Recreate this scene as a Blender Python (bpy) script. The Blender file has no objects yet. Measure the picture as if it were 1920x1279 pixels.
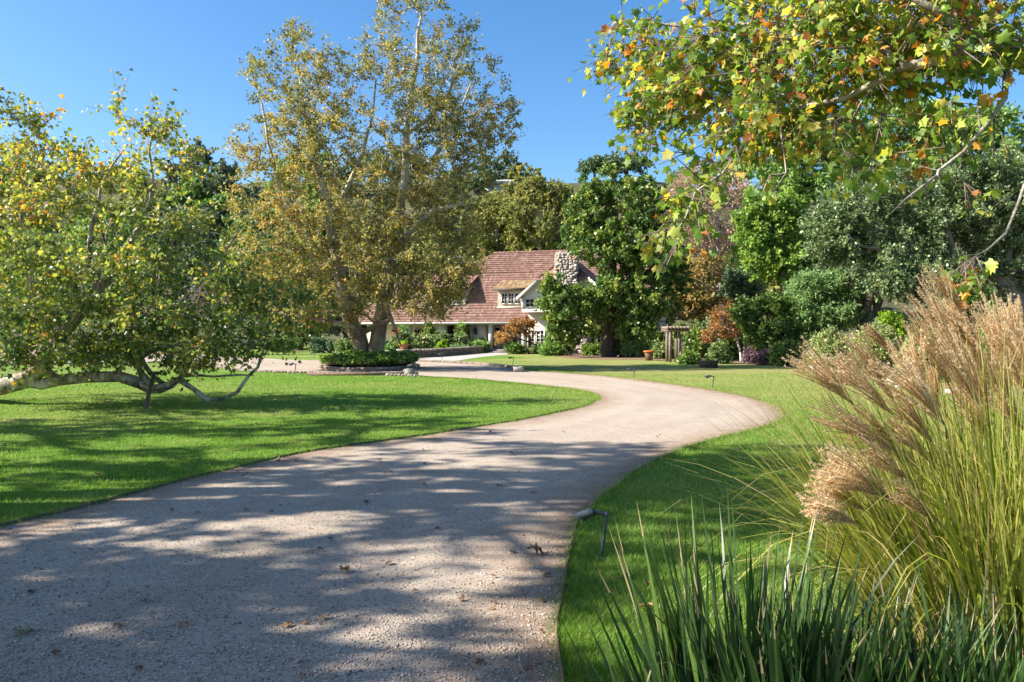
import bpy, math, random
import numpy as np
from mathutils import Vector

R = math.radians
rng = np.random.default_rng(11)
random.seed(11)
scn = bpy.context.scene
COL = scn.collection

# ---------------------------------------------------------------- camera
EYE, FPX, HZ, CX = 1.6, 1500.0, 625.0, 960.0
cam_d = bpy.data.cameras.new('camera')
cam_d.sensor_width = 36.0
cam_d.lens = FPX / 1920 * 36
cam_d.shift_y = -(639.5 - HZ) / 1920
cam_d.clip_start, cam_d.clip_end = 0.05, 5000
cam = bpy.data.objects.new('camera', cam_d)
cam.location = (0, 0, EYE)
cam.rotation_euler = (R(90), 0, 0)
COL.objects.link(cam)
scn.camera = cam

# ---------------------------------------------------------------- light
SUN_EL, SUN_AZ = 36.0, 6.0          # from the left, a little from the camera's side
sdir = Vector((-math.cos(R(SUN_AZ)) * math.cos(R(SUN_EL)), -math.sin(R(SUN_AZ)) * math.cos(R(SUN_EL)), math.sin(R(SUN_EL))))
ld = bpy.data.lights.new('sun', 'SUN')
ld.energy, ld.angle, ld.color = 5.0, R(0.53), (1.0, 0.945, 0.86)
lo = bpy.data.objects.new('sun', ld)
lo.rotation_euler = (-sdir).to_track_quat('-Z', 'Y').to_euler()
lo.location = (-30, -5, 30)
COL.objects.link(lo)
W = bpy.data.worlds.new('World')
scn.world = W
W.use_nodes = True
wn = W.node_tree
wn.nodes.clear()
sky = wn.nodes.new('ShaderNodeTexSky')
sky.sky_type = 'NISHITA'
sky.sun_disc = False
sky.sun_elevation = R(SUN_EL)
sky.sun_rotation = math.atan2(sdir.x, sdir.y)
sky.altitude = 200
sky.air_density, sky.dust_density, sky.ozone_density = 1.0, 1.2, 3.3
hs = wn.nodes.new('ShaderNodeHueSaturation')
hs.inputs['Saturation'].default_value = 1.25
bg = wn.nodes.new('ShaderNodeBackground')
bg.inputs['Strength'].default_value = 0.084
wo = wn.nodes.new('ShaderNodeOutputWorld')
wn.links.new(sky.outputs[0], hs.inputs['Color'])
wn.links.new(hs.outputs[0], bg.inputs[0])
wn.links.new(bg.outputs[0], wo.inputs[0])
scn.view_settings.view_transform = 'Standard'
scn.view_settings.look = 'None'
scn.view_settings.exposure = 1.47
scn.view_settings.gamma = 1
scn.cycles.max_bounces = 8
scn.cycles.transparent_max_bounces = 8
scn.cycles.sample_clamp_indirect = 6

# ---------------------------------------------------------------- helpers
def P(px, py, d):
    """world point seen at photo pixel (px, py) at distance d in front of the camera"""
    return np.array(((px - CX) / FPX * d, d, EYE + (HZ - py) / FPX * d))
def G(px, py, z=0.0):
    """ground point under photo pixel"""
    d = (EYE - z) * FPX / (py - HZ)
    return np.array(((px - CX) / FPX * d, d, z))

def new_mesh(name, parts, mats, smooth=False, parent=None, loc=None):
    """parts: list of (verts Nx3, faces MxK, material index, tint per face or None)"""
    V, LT, LS, MI, TI, off = [], [], [], [], [], 0
    for p in parts:
        v = np.asarray(p[0], float).reshape(-1, 3)
        f = np.asarray(p[1], np.int64)
        if len(v) == 0 or len(f) == 0:
            continue
        V.append(v)
        LT.append((f + off).ravel())
        LS.append(np.full(len(f), f.shape[1]))
        MI.append(np.full(len(f), p[2] if len(p) > 2 else 0))
        t = p[3] if len(p) > 3 and p[3] is not None else np.zeros(len(f))
        TI.append(t)
        off += len(v)
    V = np.concatenate(V); LT = np.concatenate(LT); LS = np.concatenate(LS); MI = np.concatenate(MI); TI = np.concatenate(TI)
    me = bpy.data.meshes.new(name)
    me.vertices.add(len(V)); me.vertices.foreach_set('co', V.astype(np.float32).ravel())
    me.loops.add(len(LT)); me.loops.foreach_set('vertex_index', LT.astype(np.int32))
    me.polygons.add(len(LS))
    me.polygons.foreach_set('loop_start', np.concatenate(([0], np.cumsum(LS)[:-1])).astype(np.int32))
    me.polygons.foreach_set('loop_total', LS.astype(np.int32))
    me.polygons.foreach_set('material_index', MI.astype(np.int32))
    if smooth:
        me.polygons.foreach_set('use_smooth', np.ones(len(LS), bool))
    if TI.any():
        a = me.attributes.new('tint', 'FLOAT', 'FACE')
        a.data.foreach_set('value', TI.astype(np.float32))
    for m in (mats if isinstance(mats, (list, tuple)) else [mats]):
        me.materials.append(m)
    me.update(calc_edges=True)
    me.validate()
    o = bpy.data.objects.new(name, me)
    COL.objects.link(o)
    if parent is not None:
        o.parent = parent
    if loc is not None:
        o.location = loc
    return o

def tag(o, label, cat, group=None):
    o['label'], o['category'] = label, cat
    if group:
        o['group'] = group
    return o
def kind(o, k):
    o['kind'] = k
    return o
def thing(name, label, cat, loc=(0, 0, 0), group=None, rz=0.0):
    o = bpy.data.objects.new(name, None)
    o.empty_display_size = 0.2
    o.location = loc
    o.rotation_euler = (0, 0, rz)
    COL.objects.link(o)
    return tag(o, label, cat, group)
def copy_thing(o, loc, rz=None, sc=None, label=None):
    c = o.copy(); COL.objects.link(c)
    c.location = loc
    if rz is not None: c.rotation_euler = (0, 0, rz)
    if sc is not None: c.scale = (sc, sc, sc)
    if label: c['label'] = label
    for ch in o.children:
        d = ch.copy(); COL.objects.link(d); d.parent = c
        for g in ch.children:
            e = g.copy(); COL.objects.link(e); e.parent = d
    return c

BOXF = np.array([(0, 3, 2, 1), (4, 5, 6, 7), (0, 1, 5, 4), (1, 2, 6, 5), (2, 3, 7, 6), (3, 0, 4, 7)])
def box(x0, y0, z0, x1, y1, z1, m=0):
    v = [(x0, y0, z0), (x1, y0, z0), (x1, y1, z0), (x0, y1, z0), (x0, y0, z1), (x1, y0, z1), (x1, y1, z1), (x0, y1, z1)]
    return (np.array(v, float), BOXF, m)
def tube(pts, rad, sides=6, m=0, cap=True, rough=0.0):
    pts = np.asarray(pts, float); n = len(pts)
    rad = np.broadcast_to(np.asarray(rad, float), (n,))
    T = np.gradient(pts, axis=0); T /= np.linalg.norm(T, axis=1)[:, None] + 1e-9
    N = np.zeros_like(pts)
    a = np.array((0, 0, 1.0)) if abs(T[0, 2]) < 0.9 else np.array((1.0, 0, 0))
    v = a - T[0] * (a @ T[0])
    for i in range(n):
        v = v - T[i] * (v @ T[i]); v /= np.linalg.norm(v) + 1e-9
        N[i] = v
    B = np.cross(T, N)
    ang = np.linspace(0, 2 * np.pi, sides, endpoint=False)
    rr = rad[:, None] * (1 + (rng.normal(0, rough, (n, sides)) if rough else 0))
    V = pts[:, None, :] + rr[:, :, None] * (np.cos(ang)[None, :, None] * N[:, None, :] + np.sin(ang)[None, :, None] * B[:, None, :])
    V = V.reshape(-1, 3)
    i = np.arange(n - 1)[:, None] * sides; j = np.arange(sides)[None, :]; j2 = (j + 1) % sides
    F = np.stack((i + j, i + j2, i + sides + j2, i + sides + j), -1).reshape(-1, 4)
    out = [(V, F, m)]
    if cap:
        c = np.arange(sides)
        for k, fl in ((0, -1), (n - 1, 1)):
            vv = np.vstack((V[k * sides:(k + 1) * sides], pts[k]))
            ff = np.stack((c, (c + 1) % sides, np.full(sides, sides)), -1)[:, ::fl]
            out.append((vv, ff, m))
    return out
def lathe(prof, c=(0, 0, 0), seg=20, m=0):
    prof = np.asarray(prof, float); n = len(prof)
    a = np.linspace(0, 2 * np.pi, seg, endpoint=False)
    V = np.stack((prof[:, 0:1] * np.cos(a), prof[:, 0:1] * np.sin(a), np.repeat(prof[:, 1:2], seg, 1)), -1).reshape(-1, 3) + np.asarray(c)
    i = np.arange(n - 1)[:, None] * seg; j = np.arange(seg)[None, :]; j2 = (j + 1) % seg
    return (V, np.stack((i + j, i + j2, i + seg + j2, i + seg + j), -1).reshape(-1, 4), m)
def stone(c, s, jag=0.22, flat=None):
    """one rough stone: a jittered low ball"""
    v, f = STONE
    vv = v * (1 + rng.normal(0, jag * 0.5, (len(v), 1))) * np.asarray(s) + np.asarray(c)
    return (vv, f, 0, np.full(len(f), rng.random()))
def _ico():
    import bmesh
    bm = bmesh.new(); bmesh.ops.create_icosphere(bm, subdivisions=2, radius=1)
    v = np.array([x.co[:] for x in bm.verts]); f = np.array([[q.index for q in p.verts] for p in bm.faces]); bm.free()
    return v, f
STONE = _ico()
def crom(pts, step):
    """Catmull-Rom resample"""
    pts = np.asarray(pts, float)
    p = np.vstack((2 * pts[0] - pts[1], pts, 2 * pts[-1] - pts[-2]))
    out = []
    for i in range(1, len(p) - 2):
        n = max(1, int(np.linalg.norm(p[i + 1] - p[i]) / step))
        for k in range(n):
            t = k / n
            out.append(0.5 * (2 * p[i] + (p[i + 1] - p[i - 1]) * t + (2 * p[i - 1] - 5 * p[i] + 4 * p[i + 1] - p[i + 2]) * t * t + (3 * p[i] - p[i - 1] - 3 * p[i + 1] + p[i + 2]) * t ** 3))
    out.append(pts[-1])
    return np.array(out)
def inside(x, y, poly):
    r = np.zeros(len(x), bool); n = len(poly)
    for i in range(n):
        x0, y0 = poly[i][:2]; x1, y1 = poly[(i + 1) % n][:2]
        if y0 == y1: continue
        c = ((y0 > y) != (y1 > y)) & (x < (x1 - x0) * (y - y0) / (y1 - y0) + x0)
        r ^= c
    return r

# ---------------------------------------------------------------- materials
class NT:
    def __init__(s, name):
        s.m = bpy.data.materials.new(name); s.m.use_nodes = True
        s.t = s.m.node_tree; s.t.nodes.clear()
        s.out = s.n('ShaderNodeOutputMaterial')
    def n(s, typ, **kw):
        nd = s.t.nodes.new(typ)
        for k, v in kw.items():
            if hasattr(nd, k): setattr(nd, k, v)
            else: nd.inputs[k.replace('_', ' ')].default_value = v
        return nd
    def l(s, a, b): s.t.links.new(a, b)
    def ramp(s, src, stops, interp='LINEAR'):
        r = s.n('ShaderNodeValToRGB'); cr = r.color_ramp; cr.interpolation = interp
        while len(cr.elements) > 1: cr.elements.remove(cr.elements[-1])
        cr.elements[0].position = stops[0][0]; cr.elements[0].color = (*stops[0][1], 1)
        for p, c in stops[1:]:
            e = cr.elements.new(p); e.color = (*c, 1)
        s.l(src, r.inputs[0]); return r.outputs[0]
    def coord(s, sc=(1, 1, 1)):
        tc = s.n('ShaderNodeTexCoord'); mp = s.n('ShaderNodeMapping'); mp.inputs['Scale'].default_value = sc
        s.l(tc.outputs['Object'], mp.inputs[0]); return mp.outputs[0]
    def noise(s, v, scale, detail=4, rough=0.55):
        nd = s.n('ShaderNodeTexNoise', Scale=scale, Detail=detail, Roughness=rough); s.l(v, nd.inputs['Vector']); return nd.outputs['Fac']
    def mix(s, f, a, b, mode='MIX'):
        nd = s.n('ShaderNodeMix', data_type='RGBA', blend_type=mode)
        for val, k in ((f, 0), (a, 6), (b, 7)):
            if hasattr(val, 'node'): s.l(val, nd.inputs[k])
            else: nd.inputs[k].default_value = val if k == 0 else (*val, 1)
        return nd.outputs[2]
    def bsdf(s, col, rough=0.7, spec=0.3, bump=None, bstr=0.3, bdist=0.02, metal=0):
        b = s.n('ShaderNodeBsdfPrincipled'); b.inputs['Roughness'].default_value = rough
        b.inputs['Specular IOR Level'].default_value = spec; b.inputs['Metallic'].default_value = metal
        if hasattr(col, 'node'): s.l(col, b.inputs['Base Color'])
        else: b.inputs['Base Color'].default_value = (*col, 1)
        if bump is not None:
            bp = s.n('ShaderNodeBump', Strength=bstr, Distance=bdist); s.l(bump, bp.inputs['Height']); s.l(bp.outputs[0], b.inputs['Normal'])
        return b
    def done(s, sh): s.l(sh, s.out.inputs['Surface']); return s.m

def leaf_mat(name, stops, trans=0.4, rough=0.5, spec=0.35, bright=1.35, gain=1.3):
    t = NT(name); rough = max(rough, .45)
    stops = [(p, tuple(x * gain for x in c)) for p, c in stops]
    a = t.n('ShaderNodeAttribute', attribute_name='tint')
    c = t.ramp(a.outputs['Fac'], stops)
    b = t.bsdf(c, rough, spec)
    h = t.n('ShaderNodeHueSaturation', Value=bright, Saturation=1.1); t.l(c, h.inputs['Color'])
    tr = t.n('ShaderNodeBsdfTranslucent'); t.l(h.outputs[0], tr.inputs['Color'])
    mx = t.n('ShaderNodeMixShader'); mx.inputs[0].default_value = trans
    t.l(b.outputs[0], mx.inputs[1]); t.l(tr.outputs[0], mx.inputs[2])
    return t.done(mx.outputs[0])
def plain(name, col, rough=0.6, spec=0.3, var=0.25, scale=6, bstr=0.2, metal=0):
    t = NT(name); v = t.coord(); f = t.noise(v, scale, 6)
    c2 = tuple(x * (1 - var) for x in col); c3 = tuple(min(1, x * (1 + var)) for x in col)
    return t.done(t.bsdf(t.ramp(f, [(0.3, c2), (0.7, c3)]), rough, spec, f, bstr, 0.01, metal).outputs[0])
def bark_mat(name, cols, scale=3.0, zs=0.5):
    t = NT(name); v = t.coord((1, 1, zs)); f = t.noise(v, scale, 8, 0.65)
    c = t.ramp(f, cols); f2 = t.noise(v, scale * 6, 5, 0.6)
    c = t.mix(0.35, c, t.ramp(f2, [(0.3, (0.5, 0.5, 0.5)), (0.7, (1, 1, 1))]), 'MULTIPLY')
    return t.done(t.bsdf(c, 0.85, 0.15, f2, 0.6, 0.03).outputs[0])

M = {}
M['bark_syc'] = bark_mat('sycamore_bark', [(0.3, (0.16, 0.12, 0.085)), (0.45, (0.34, 0.28, 0.21)), (0.55, (0.5, 0.45, 0.37)), (0.7, (0.66, 0.62, 0.54))], 2.2)
t = NT('twin_sycamore_bark'); v = t.coord((1, 1, .5)); f = t.noise(v, 1.6, 8, .65); g = t.noise(v, 11, 5, .6)
old = t.ramp(f, [(0.3, (0.13, 0.095, 0.07)), (0.5, (0.25, 0.19, 0.14)), (0.62, (0.4, 0.33, 0.25))]); yng = t.ramp(f, [(0.3, (0.22, 0.17, 0.13)), (0.45, (0.42, 0.36, 0.29)), (0.6, (0.62, 0.57, 0.5))])
sx = t.n('ShaderNodeSeparateXYZ'); t.l(t.coord(), sx.inputs[0])
mr = t.n('ShaderNodeMapRange'); t.l(sx.outputs['Z'], mr.inputs[0]); mr.inputs[1].default_value, mr.inputs[2].default_value = 2.0, 6.5
c = t.mix(mr.outputs[0], old, yng); c = t.mix(.5, c, t.ramp(g, [(0.3, (0.5, 0.5, 0.5)), (0.7, (1, 1, 1))]), 'MULTIPLY')
M['bark_twin'] = t.done(t.bsdf(c, .85, .15, g, .6, .04).outputs[0])
M['bark_syc2'] = bark_mat('sycamore_pale_bark', [(0.36, (0.11, 0.085, 0.065)), (0.46, (0.3, 0.25, 0.19)), (0.53, (0.42, 0.36, 0.285)), (0.6, (0.66, 0.61, 0.53))], 6)
M['bark_trunk'] = bark_mat('old_sycamore_bark', [(0.3, (0.1, 0.075, 0.055)), (0.5, (0.24, 0.19, 0.14)), (0.68, (0.42, 0.35, 0.27))], 2.2)
M['bark_dark'] = bark_mat('dark_bark', [(0.3, (0.05, 0.04, 0.03)), (0.7, (0.15, 0.12, 0.09))], 5, 0.2)
M['bark_grey'] = bark_mat('grey_bark', [(0.3, (0.12, 0.1, 0.085)), (0.7, (0.3, 0.26, 0.22))], 5, 0.3)
M['twig'] = plain('brown_twig', (.17, .125, .095), 0.8, .2, .3)
M['bark_limb'] = bark_mat('mottled_limb_bark', [(0.3, (0.13, 0.1, 0.075)), (0.45, (0.27, 0.22, 0.165)), (0.6, (0.42, 0.37, 0.3))], 8)
M['bark_pale'] = bark_mat('bare_twig_bark', [(0.3, (0.3, 0.24, 0.2)), (0.7, (0.55, 0.48, 0.42))], 5, 0.3)

M['l_near'] = leaf_mat('overhead_sycamore_leaf', [(0, (0.05, 0.095, 0.018)), (0.35, (0.1, 0.15, 0.025)), (0.6, (0.2, 0.225, 0.04)), (0.8, (0.33, 0.27, 0.055)), (0.9, (0.4, 0.17, 0.035)), (1, (0.27, 0.1, 0.035))], 0.5, 0.45, gain=1.85)
M['l_left'] = leaf_mat('low_sycamore_leaf', [(0, (0.04, 0.075, 0.022)), (0.4, (0.11, 0.145, 0.03)), (0.7, (0.23, 0.225, 0.045)), (0.9, (0.34, 0.26, 0.05)), (1, (0.36, 0.16, 0.04))], 0.48, 0.35, 0.5, gain=1.65)
M['l_syc'] = leaf_mat('tall_sycamore_leaf', [(0, (0.055, 0.068, 0.02)), (0.3, (0.12, 0.125, 0.034)), (0.6, (0.22, 0.19, 0.05)), (0.85, (0.32, 0.23, 0.06)), (1, (0.3, 0.14, 0.04))], 0.42, 0.5, gain=1.6)
M['l_dark'] = leaf_mat('glossy_dark_leaf', [(0, (0.022, 0.045, 0.012)), (0.5, (0.052, 0.085, 0.018)), (0.85, (0.125, 0.145, 0.028)), (1, (0.23, 0.2, 0.045))], 0.32, 0.4, 0.45, gain=2.4)
M['l_lime'] = leaf_mat('light_green_leaf', [(0, (0.06, 0.11, 0.025)), (0.6, (0.13, 0.2, 0.035)), (1, (0.22, 0.27, 0.05))], 0.4, 0.5, gain=1.75)
M['l_oak'] = leaf_mat('oak_leaf', [(0, (0.03, 0.05, 0.02)), (0.6, (0.075, 0.105, 0.04)), (1, (0.15, 0.175, 0.075))], 0.25, 0.45, 0.45, gain=2.3)
M['l_mid'] = leaf_mat('mid_green_leaf', [(0, (0.03, 0.06, 0.015)), (0.6, (0.075, 0.125, 0.028)), (1, (0.14, 0.19, 0.045))], 0.35, 0.5, gain=2.6)
M['l_yel'] = leaf_mat('yellow_autumn_leaf', [(0, (0.12, 0.12, 0.03)), (0.5, (0.26, 0.2, 0.06)), (1, (0.36, 0.25, 0.1))], 0.4, 0.55, gain=1.2)
M['l_olive'] = leaf_mat('olive_yellow_leaf', [(0, (0.07, 0.09, 0.025)), (0.5, (0.16, 0.17, 0.045)), (1, (0.28, 0.24, 0.07))], 0.38, 0.55, gain=1.35)
M['l_orange'] = leaf_mat('orange_autumn_leaf', [(0, (0.14, 0.07, 0.03)), (0.5, (0.27, 0.13, 0.04)), (1, (0.36, 0.23, 0.08))], 0.35, 0.55)
M['l_pink'] = leaf_mat('dry_pinkish_leaf', [(0, (0.2, 0.13, 0.09)), (1, (0.4, 0.27, 0.19))], 0.3, 0.7)
M['l_purple'] = leaf_mat('purple_leaf', [(0, (0.06, 0.04, 0.05)), (1, (0.2, 0.12, 0.14))], 0.3, 0.6)
M['l_willow'] = leaf_mat('feathery_green_leaf', [(0, (0.07, 0.12, 0.045)), (1, (0.18, 0.26, 0.09))], 0.4, 0.55, gain=1.75)
M['l_bright'] = leaf_mat('bright_lime_leaf', [(0, (0.08, 0.14, 0.015)), (1, (0.24, 0.34, 0.035))], 0.42, 0.45, gain=1.75)
M['l_pale'] = leaf_mat('pale_hedge_leaf', [(0, (0.09, 0.12, 0.04)), (0.7, (0.2, 0.23, 0.08)), (1, (0.36, 0.3, 0.14))], 0.35, 0.5, gain=1.75)
M['l_scrub'] = leaf_mat('hill_scrub_leaf', [(0, (0.035, 0.05, 0.03)), (0.6, (0.07, 0.09, 0.045)), (1, (0.12, 0.13, 0.07))], 0.2, 0.6, gain=2.1)
M['l_pine'] = leaf_mat('pine_needle', [(0, (0.025, 0.045, 0.025)), (1, (0.075, 0.11, 0.045))], 0.2, 0.6, gain=2.1)
M['l_ivy'] = leaf_mat('ivy_leaf', [(0, (0.03, 0.07, 0.012)), (0.6, (0.09, 0.15, 0.025)), (1, (0.19, 0.24, 0.05))], 0.3, 0.4, 0.5, gain=1.75)
M['l_rose'] = leaf_mat('rose_leaf', [(0, (0.05, 0.085, 0.03)), (0.8, (0.14, 0.18, 0.06)), (1, (0.25, 0.22, 0.1))], 0.35, 0.5, gain=1.75)
M['l_dry'] = leaf_mat('fallen_dry_leaf', [(0, (0.09, 0.055, 0.03)), (1, (0.3, 0.16, 0.07))], 0.1, 0.7, gain=1.0)
M['grass'] = leaf_mat('lawn_blade', [(0, (0.06, 0.12, 0.018)), (0.4, (0.125, 0.255, 0.028)), (0.68, (0.235, 0.35, 0.055)), (0.88, (0.4, 0.37, 0.14)), (1, (0.5, 0.42, 0.22))], 0.45, 0.5, 0.25, gain=1.0)
M['strap'] = leaf_mat('strap_leaf', [(0, (0.02, 0.05, 0.012)), (0.7, (0.045, 0.095, 0.02)), (0.92, (0.11, 0.17, 0.035)), (1, (0.34, 0.24, 0.14))], 0.22, 0.35, 0.5, gain=1.0)
M['reed'] = leaf_mat('reed_blade', [(0, (0.05, 0.085, 0.015)), (0.4, (0.24, 0.28, 0.04)), (0.72, (0.48, 0.45, 0.11)), (0.9, (0.5, 0.4, 0.2)), (1, (0.42, 0.24, 0.13))], 0.45, 0.45, gain=1.0)
M['plume'] = leaf_mat('plume_hair', [(0, (0.68, 0.5, 0.29)), (0.6, (0.86, 0.68, 0.44)), (1, (0.93, 0.82, 0.62))], 0.55, 0.7, 0.1, 1.1, gain=1.0)
M['raceme'] = leaf_mat('plume_stalk', [(0, (0.5, 0.32, 0.15)), (1, (0.75, 0.55, 0.31))], 0.35, 0.6, 0.2, 1.1, gain=1.0)
M['petal_red'] = plain('red_petal', (0.6, 0.03, 0.04), 0.5)
M['petal_pink'] = plain('pink_petal', (0.75, 0.42, 0.42), 0.5)

def lawn_mat():
    t = NT('lawn'); v = t.coord()
    a = t.noise(v, 0.16, 3, 0.5); b = t.noise(v, 1.1, 5, 0.6); c = t.noise(v, 60, 3, 0.7)
    col = t.ramp(b, [(0.3, (0.08, 0.165, 0.018)), (0.5, (0.13, 0.24, 0.03)), (0.68, (0.2, 0.27, 0.05))])
    dry = t.ramp(c, [(0.3, (0.22, 0.22, 0.065)), (0.7, (0.42, 0.36, 0.15))])
    sx = t.n('ShaderNodeSeparateXYZ'); t.l(v, sx.inputs[0])
    far = t.n('ShaderNodeMapRange'); t.l(sx.outputs['Y'], far.inputs[0])
    far.inputs[1].default_value, far.inputs[2].default_value, far.inputs[3].default_value, far.inputs[4].default_value = 14, 30, 0.0, 0.16
    rt = t.n('ShaderNodeMapRange'); t.l(sx.outputs['X'], rt.inputs[0])
    rt.inputs[1].default_value, rt.inputs[2].default_value, rt.inputs[3].default_value, rt.inputs[4].default_value = -2, 6, 0.3, 1.4
    fr = t.n('ShaderNodeMath', operation='MULTIPLY'); t.l(far.outputs[0], fr.inputs[0]); t.l(rt.outputs[0], fr.inputs[1])
    ad = t.n('ShaderNodeMath', operation='ADD'); t.l(a, ad.inputs[0]); t.l(fr.outputs[0], ad.inputs[1])
    f = t.ramp(ad.outputs[0], [(0.48, (0, 0, 0)), (0.72, (0.8, 0.8, 0.8))])
    col = t.mix(f, col, dry)
    col = t.mix(0.45, col, t.ramp(c, [(0.25, (0.45, 0.45, 0.45)), (0.75, (1.2, 1.2, 1.2))]), 'MULTIPLY')
    return t.done(t.bsdf(col, 0.9, 0.1, c, 0.9, 0.04).outputs[0])
def gravel_mat():
    t = NT('gravel'); v = t.coord()
    vo = t.n('ShaderNodeTexVoronoi', Scale=85.0); t.l(v, vo.inputs['Vector'])
    a = t.noise(v, 0.35, 4, 0.6); b = t.noise(v, 3.0, 6, 0.65); c = t.noise(v, 40, 6, 0.75)
    sp = t.n('ShaderNodeSeparateColor'); t.l(vo.outputs['Color'], sp.inputs[0])
    peb = t.ramp(sp.outputs[0], [(0, (0.17, 0.125, 0.1)), (0.3, (0.324, 0.260, 0.198)), (0.6, (0.407, 0.347, 0.278)), (0.88, (0.474, 0.421, 0.350)), (1, (0.532, 0.498, 0.449))])
    fine = t.ramp(c, [(0.3, (0.316, 0.251, 0.193)), (0.55, (0.416, 0.356, 0.288)), (0.75, (0.482, 0.425, 0.359))])
    col = t.mix(t.ramp(b, [(0.35, (0.15, 0.15, 0.15)), (0.65, (0.85, 0.85, 0.85))]), fine, peb)
    col = t.mix(0.45, col, t.ramp(a, [(0.3, (0.72, 0.66, 0.62)), (0.7, (1.1, 1.08, 1.05))]), 'MULTIPLY')
    ea = t.n('ShaderNodeAttribute', attribute_name='edge')
    es = t.n('ShaderNodeMath', operation='ADD'); t.l(ea.outputs['Fac'], es.inputs[0])
    en = t.n('ShaderNodeMath', operation='MULTIPLY_ADD'); t.l(b, en.inputs[0]); en.inputs[1].default_value, en.inputs[2].default_value = 1.6, -.8; t.l(en.outputs[0], es.inputs[1])
    eh = t.n('ShaderNodeMath', operation='MULTIPLY'); t.l(es.outputs[0], eh.inputs[0]); eh.inputs[1].default_value = .45; es = eh
    col = t.mix(1.0, col, t.ramp(es.outputs[0], [(0.0, (0.64, 0.53, 0.45)), (0.14, (0.85, 0.77, 0.7)), (0.28, (0.97, 0.94, 0.91)), (0.45, (1.05, 1.04, 1.03)), (0.62, (0.94, 0.92, 0.9)), (0.8, (1.04, 1.03, 1.02)), (1, (0.92, 0.9, 0.87))]), 'MULTIPLY')
    hh = t.n('ShaderNodeMath', operation='ADD'); t.l(vo.outputs['Distance'], hh.inputs[0]); t.l(c, hh.inputs[1])
    return t.done(t.bsdf(col, 0.9, 0.15, hh.outputs[0], 0.7, 0.01).outputs[0])
M['lawn'] = lawn_mat()
M['gravel'] = gravel_mat()
t = NT('pebble'); a = t.n('ShaderNodeAttribute', attribute_name='tint')
M['pebble'] = t.done(t.bsdf(t.ramp(a.outputs['Fac'], [(0, (0.16, 0.115, 0.09)), (0.4, (0.34, 0.26, 0.205)), (0.8, (0.46, 0.38, 0.31)), (1, (0.6, 0.54, 0.48))]), 0.85, 0.2).outputs[0])
M['mulch'] = plain('mulch', (0.2, 0.13, 0.09), 0.95, 0.05, 0.45, 14, 0.8)
M['paving'] = plain('pale_paving', (0.38, 0.34, 0.3), 0.8, 0.2, 0.15, 2)
def stone_mat(name, cols):
    t = NT(name); a = t.n('ShaderNodeAttribute', attribute_name='tint'); v = t.coord(); f = t.noise(v, 14, 6, 0.7)
    c = t.ramp(a.outputs['Fac'], cols)
    c = t.mix(0.6, c, t.ramp(f, [(0.3, (0.55, 0.53, 0.5)), (0.7, (1.1, 1.1, 1.1))]), 'MULTIPLY')
    return t.done(t.bsdf(c, 0.85, 0.2, f, 0.6, 0.02).outputs[0])
M['fieldstone'] = stone_mat('field_stone', [(0, (0.2, 0.17, 0.15)), (0.4, (0.36, 0.31, 0.27)), (0.7, (0.52, 0.46, 0.4)), (0.93, (0.66, 0.61, 0.55)), (1, (0.42, 0.22, 0.13))])
M['wallstone'] = stone_mat('wall_stone', [(0, (0.17, 0.135, 0.105)), (1, (0.33, 0.275, 0.22))])
M['whitestone'] = stone_mat('white_stone', [(0, (0.6, 0.57, 0.53)), (1, (0.75, 0.72, 0.68))])
M['mortar'] = plain('mortar', (0.2, 0.17, 0.14), 0.95, 0.1, 0.3, 20)
M['concrete'] = plain('weathered_block', (0.25, 0.235, 0.205), 0.9, 0.15, 0.3, 6)
M['edging'] = plain('dark_edging', (0.14, 0.09, 0.06), 0.85, 0.15, 0.4, 10)
M['lamp'] = plain('weathered_lamp_metal', (0.1, 0.115, 0.12), 0.5, 0.5, 0.35, 40, 0.15, 0.6)
M['lampdark'] = plain('lamp_black', (0.02, 0.02, 0.02), 0.6)
M['wood_prop'] = plain('prop_wood', (0.14, 0.095, 0.07), 0.8, 0.2, 0.35, 12)
M['arbor'] = plain('weathered_arbor_wood', (0.2, 0.155, 0.12), 0.85, 0.15, 0.3, 10)
M['terracotta'] = plain('terracotta', (0.45, 0.17, 0.08), 0.75, 0.2, 0.2, 12)
M['orange'] = plain('orange_rim', (0.5, 0.12, 0.03), 0.5, 0.3, 0.1)
M['potbrown'] = plain('brown_pot', (0.16, 0.09, 0.06), 0.7, 0.2, 0.3)
M['tub'] = plain('dark_tub', (0.07, 0.05, 0.035), 0.8, 0.2, 0.4, 10)
M['cream'] = plain('cream_wall', (0.47, 0.42, 0.32), 0.75, 0.2, 0.06, 2, 0.05)
M['white'] = plain('white_trim', (0.6, 0.58, 0.52), 0.55, 0.3, 0.05, 2, 0.05)
M['greytrim'] = plain('grey_trim', (0.5, 0.49, 0.45), 0.6, 0.3, 0.08, 2, 0.05)
M['wood_dark'] = plain('dark_timber', (0.08, 0.06, 0.045), 0.7, 0.2, 0.3)
M['gutter'] = plain('gutter', (0.42, 0.4, 0.36), 0.5, 0.4, 0.1)
M['darkdoor'] = plain('dark_doorway', (0.025, 0.02, 0.03), 0.5, 0.3, 0.2)
M['wicker'] = plain('dark_wicker', (0.09, 0.07, 0.055), 0.8, 0.2, 0.4, 30)
t = NT('window_glass'); M['glass'] = t.done(t.bsdf((0.025, 0.03, 0.035), 0.05, 0.6).outputs[0])
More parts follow.
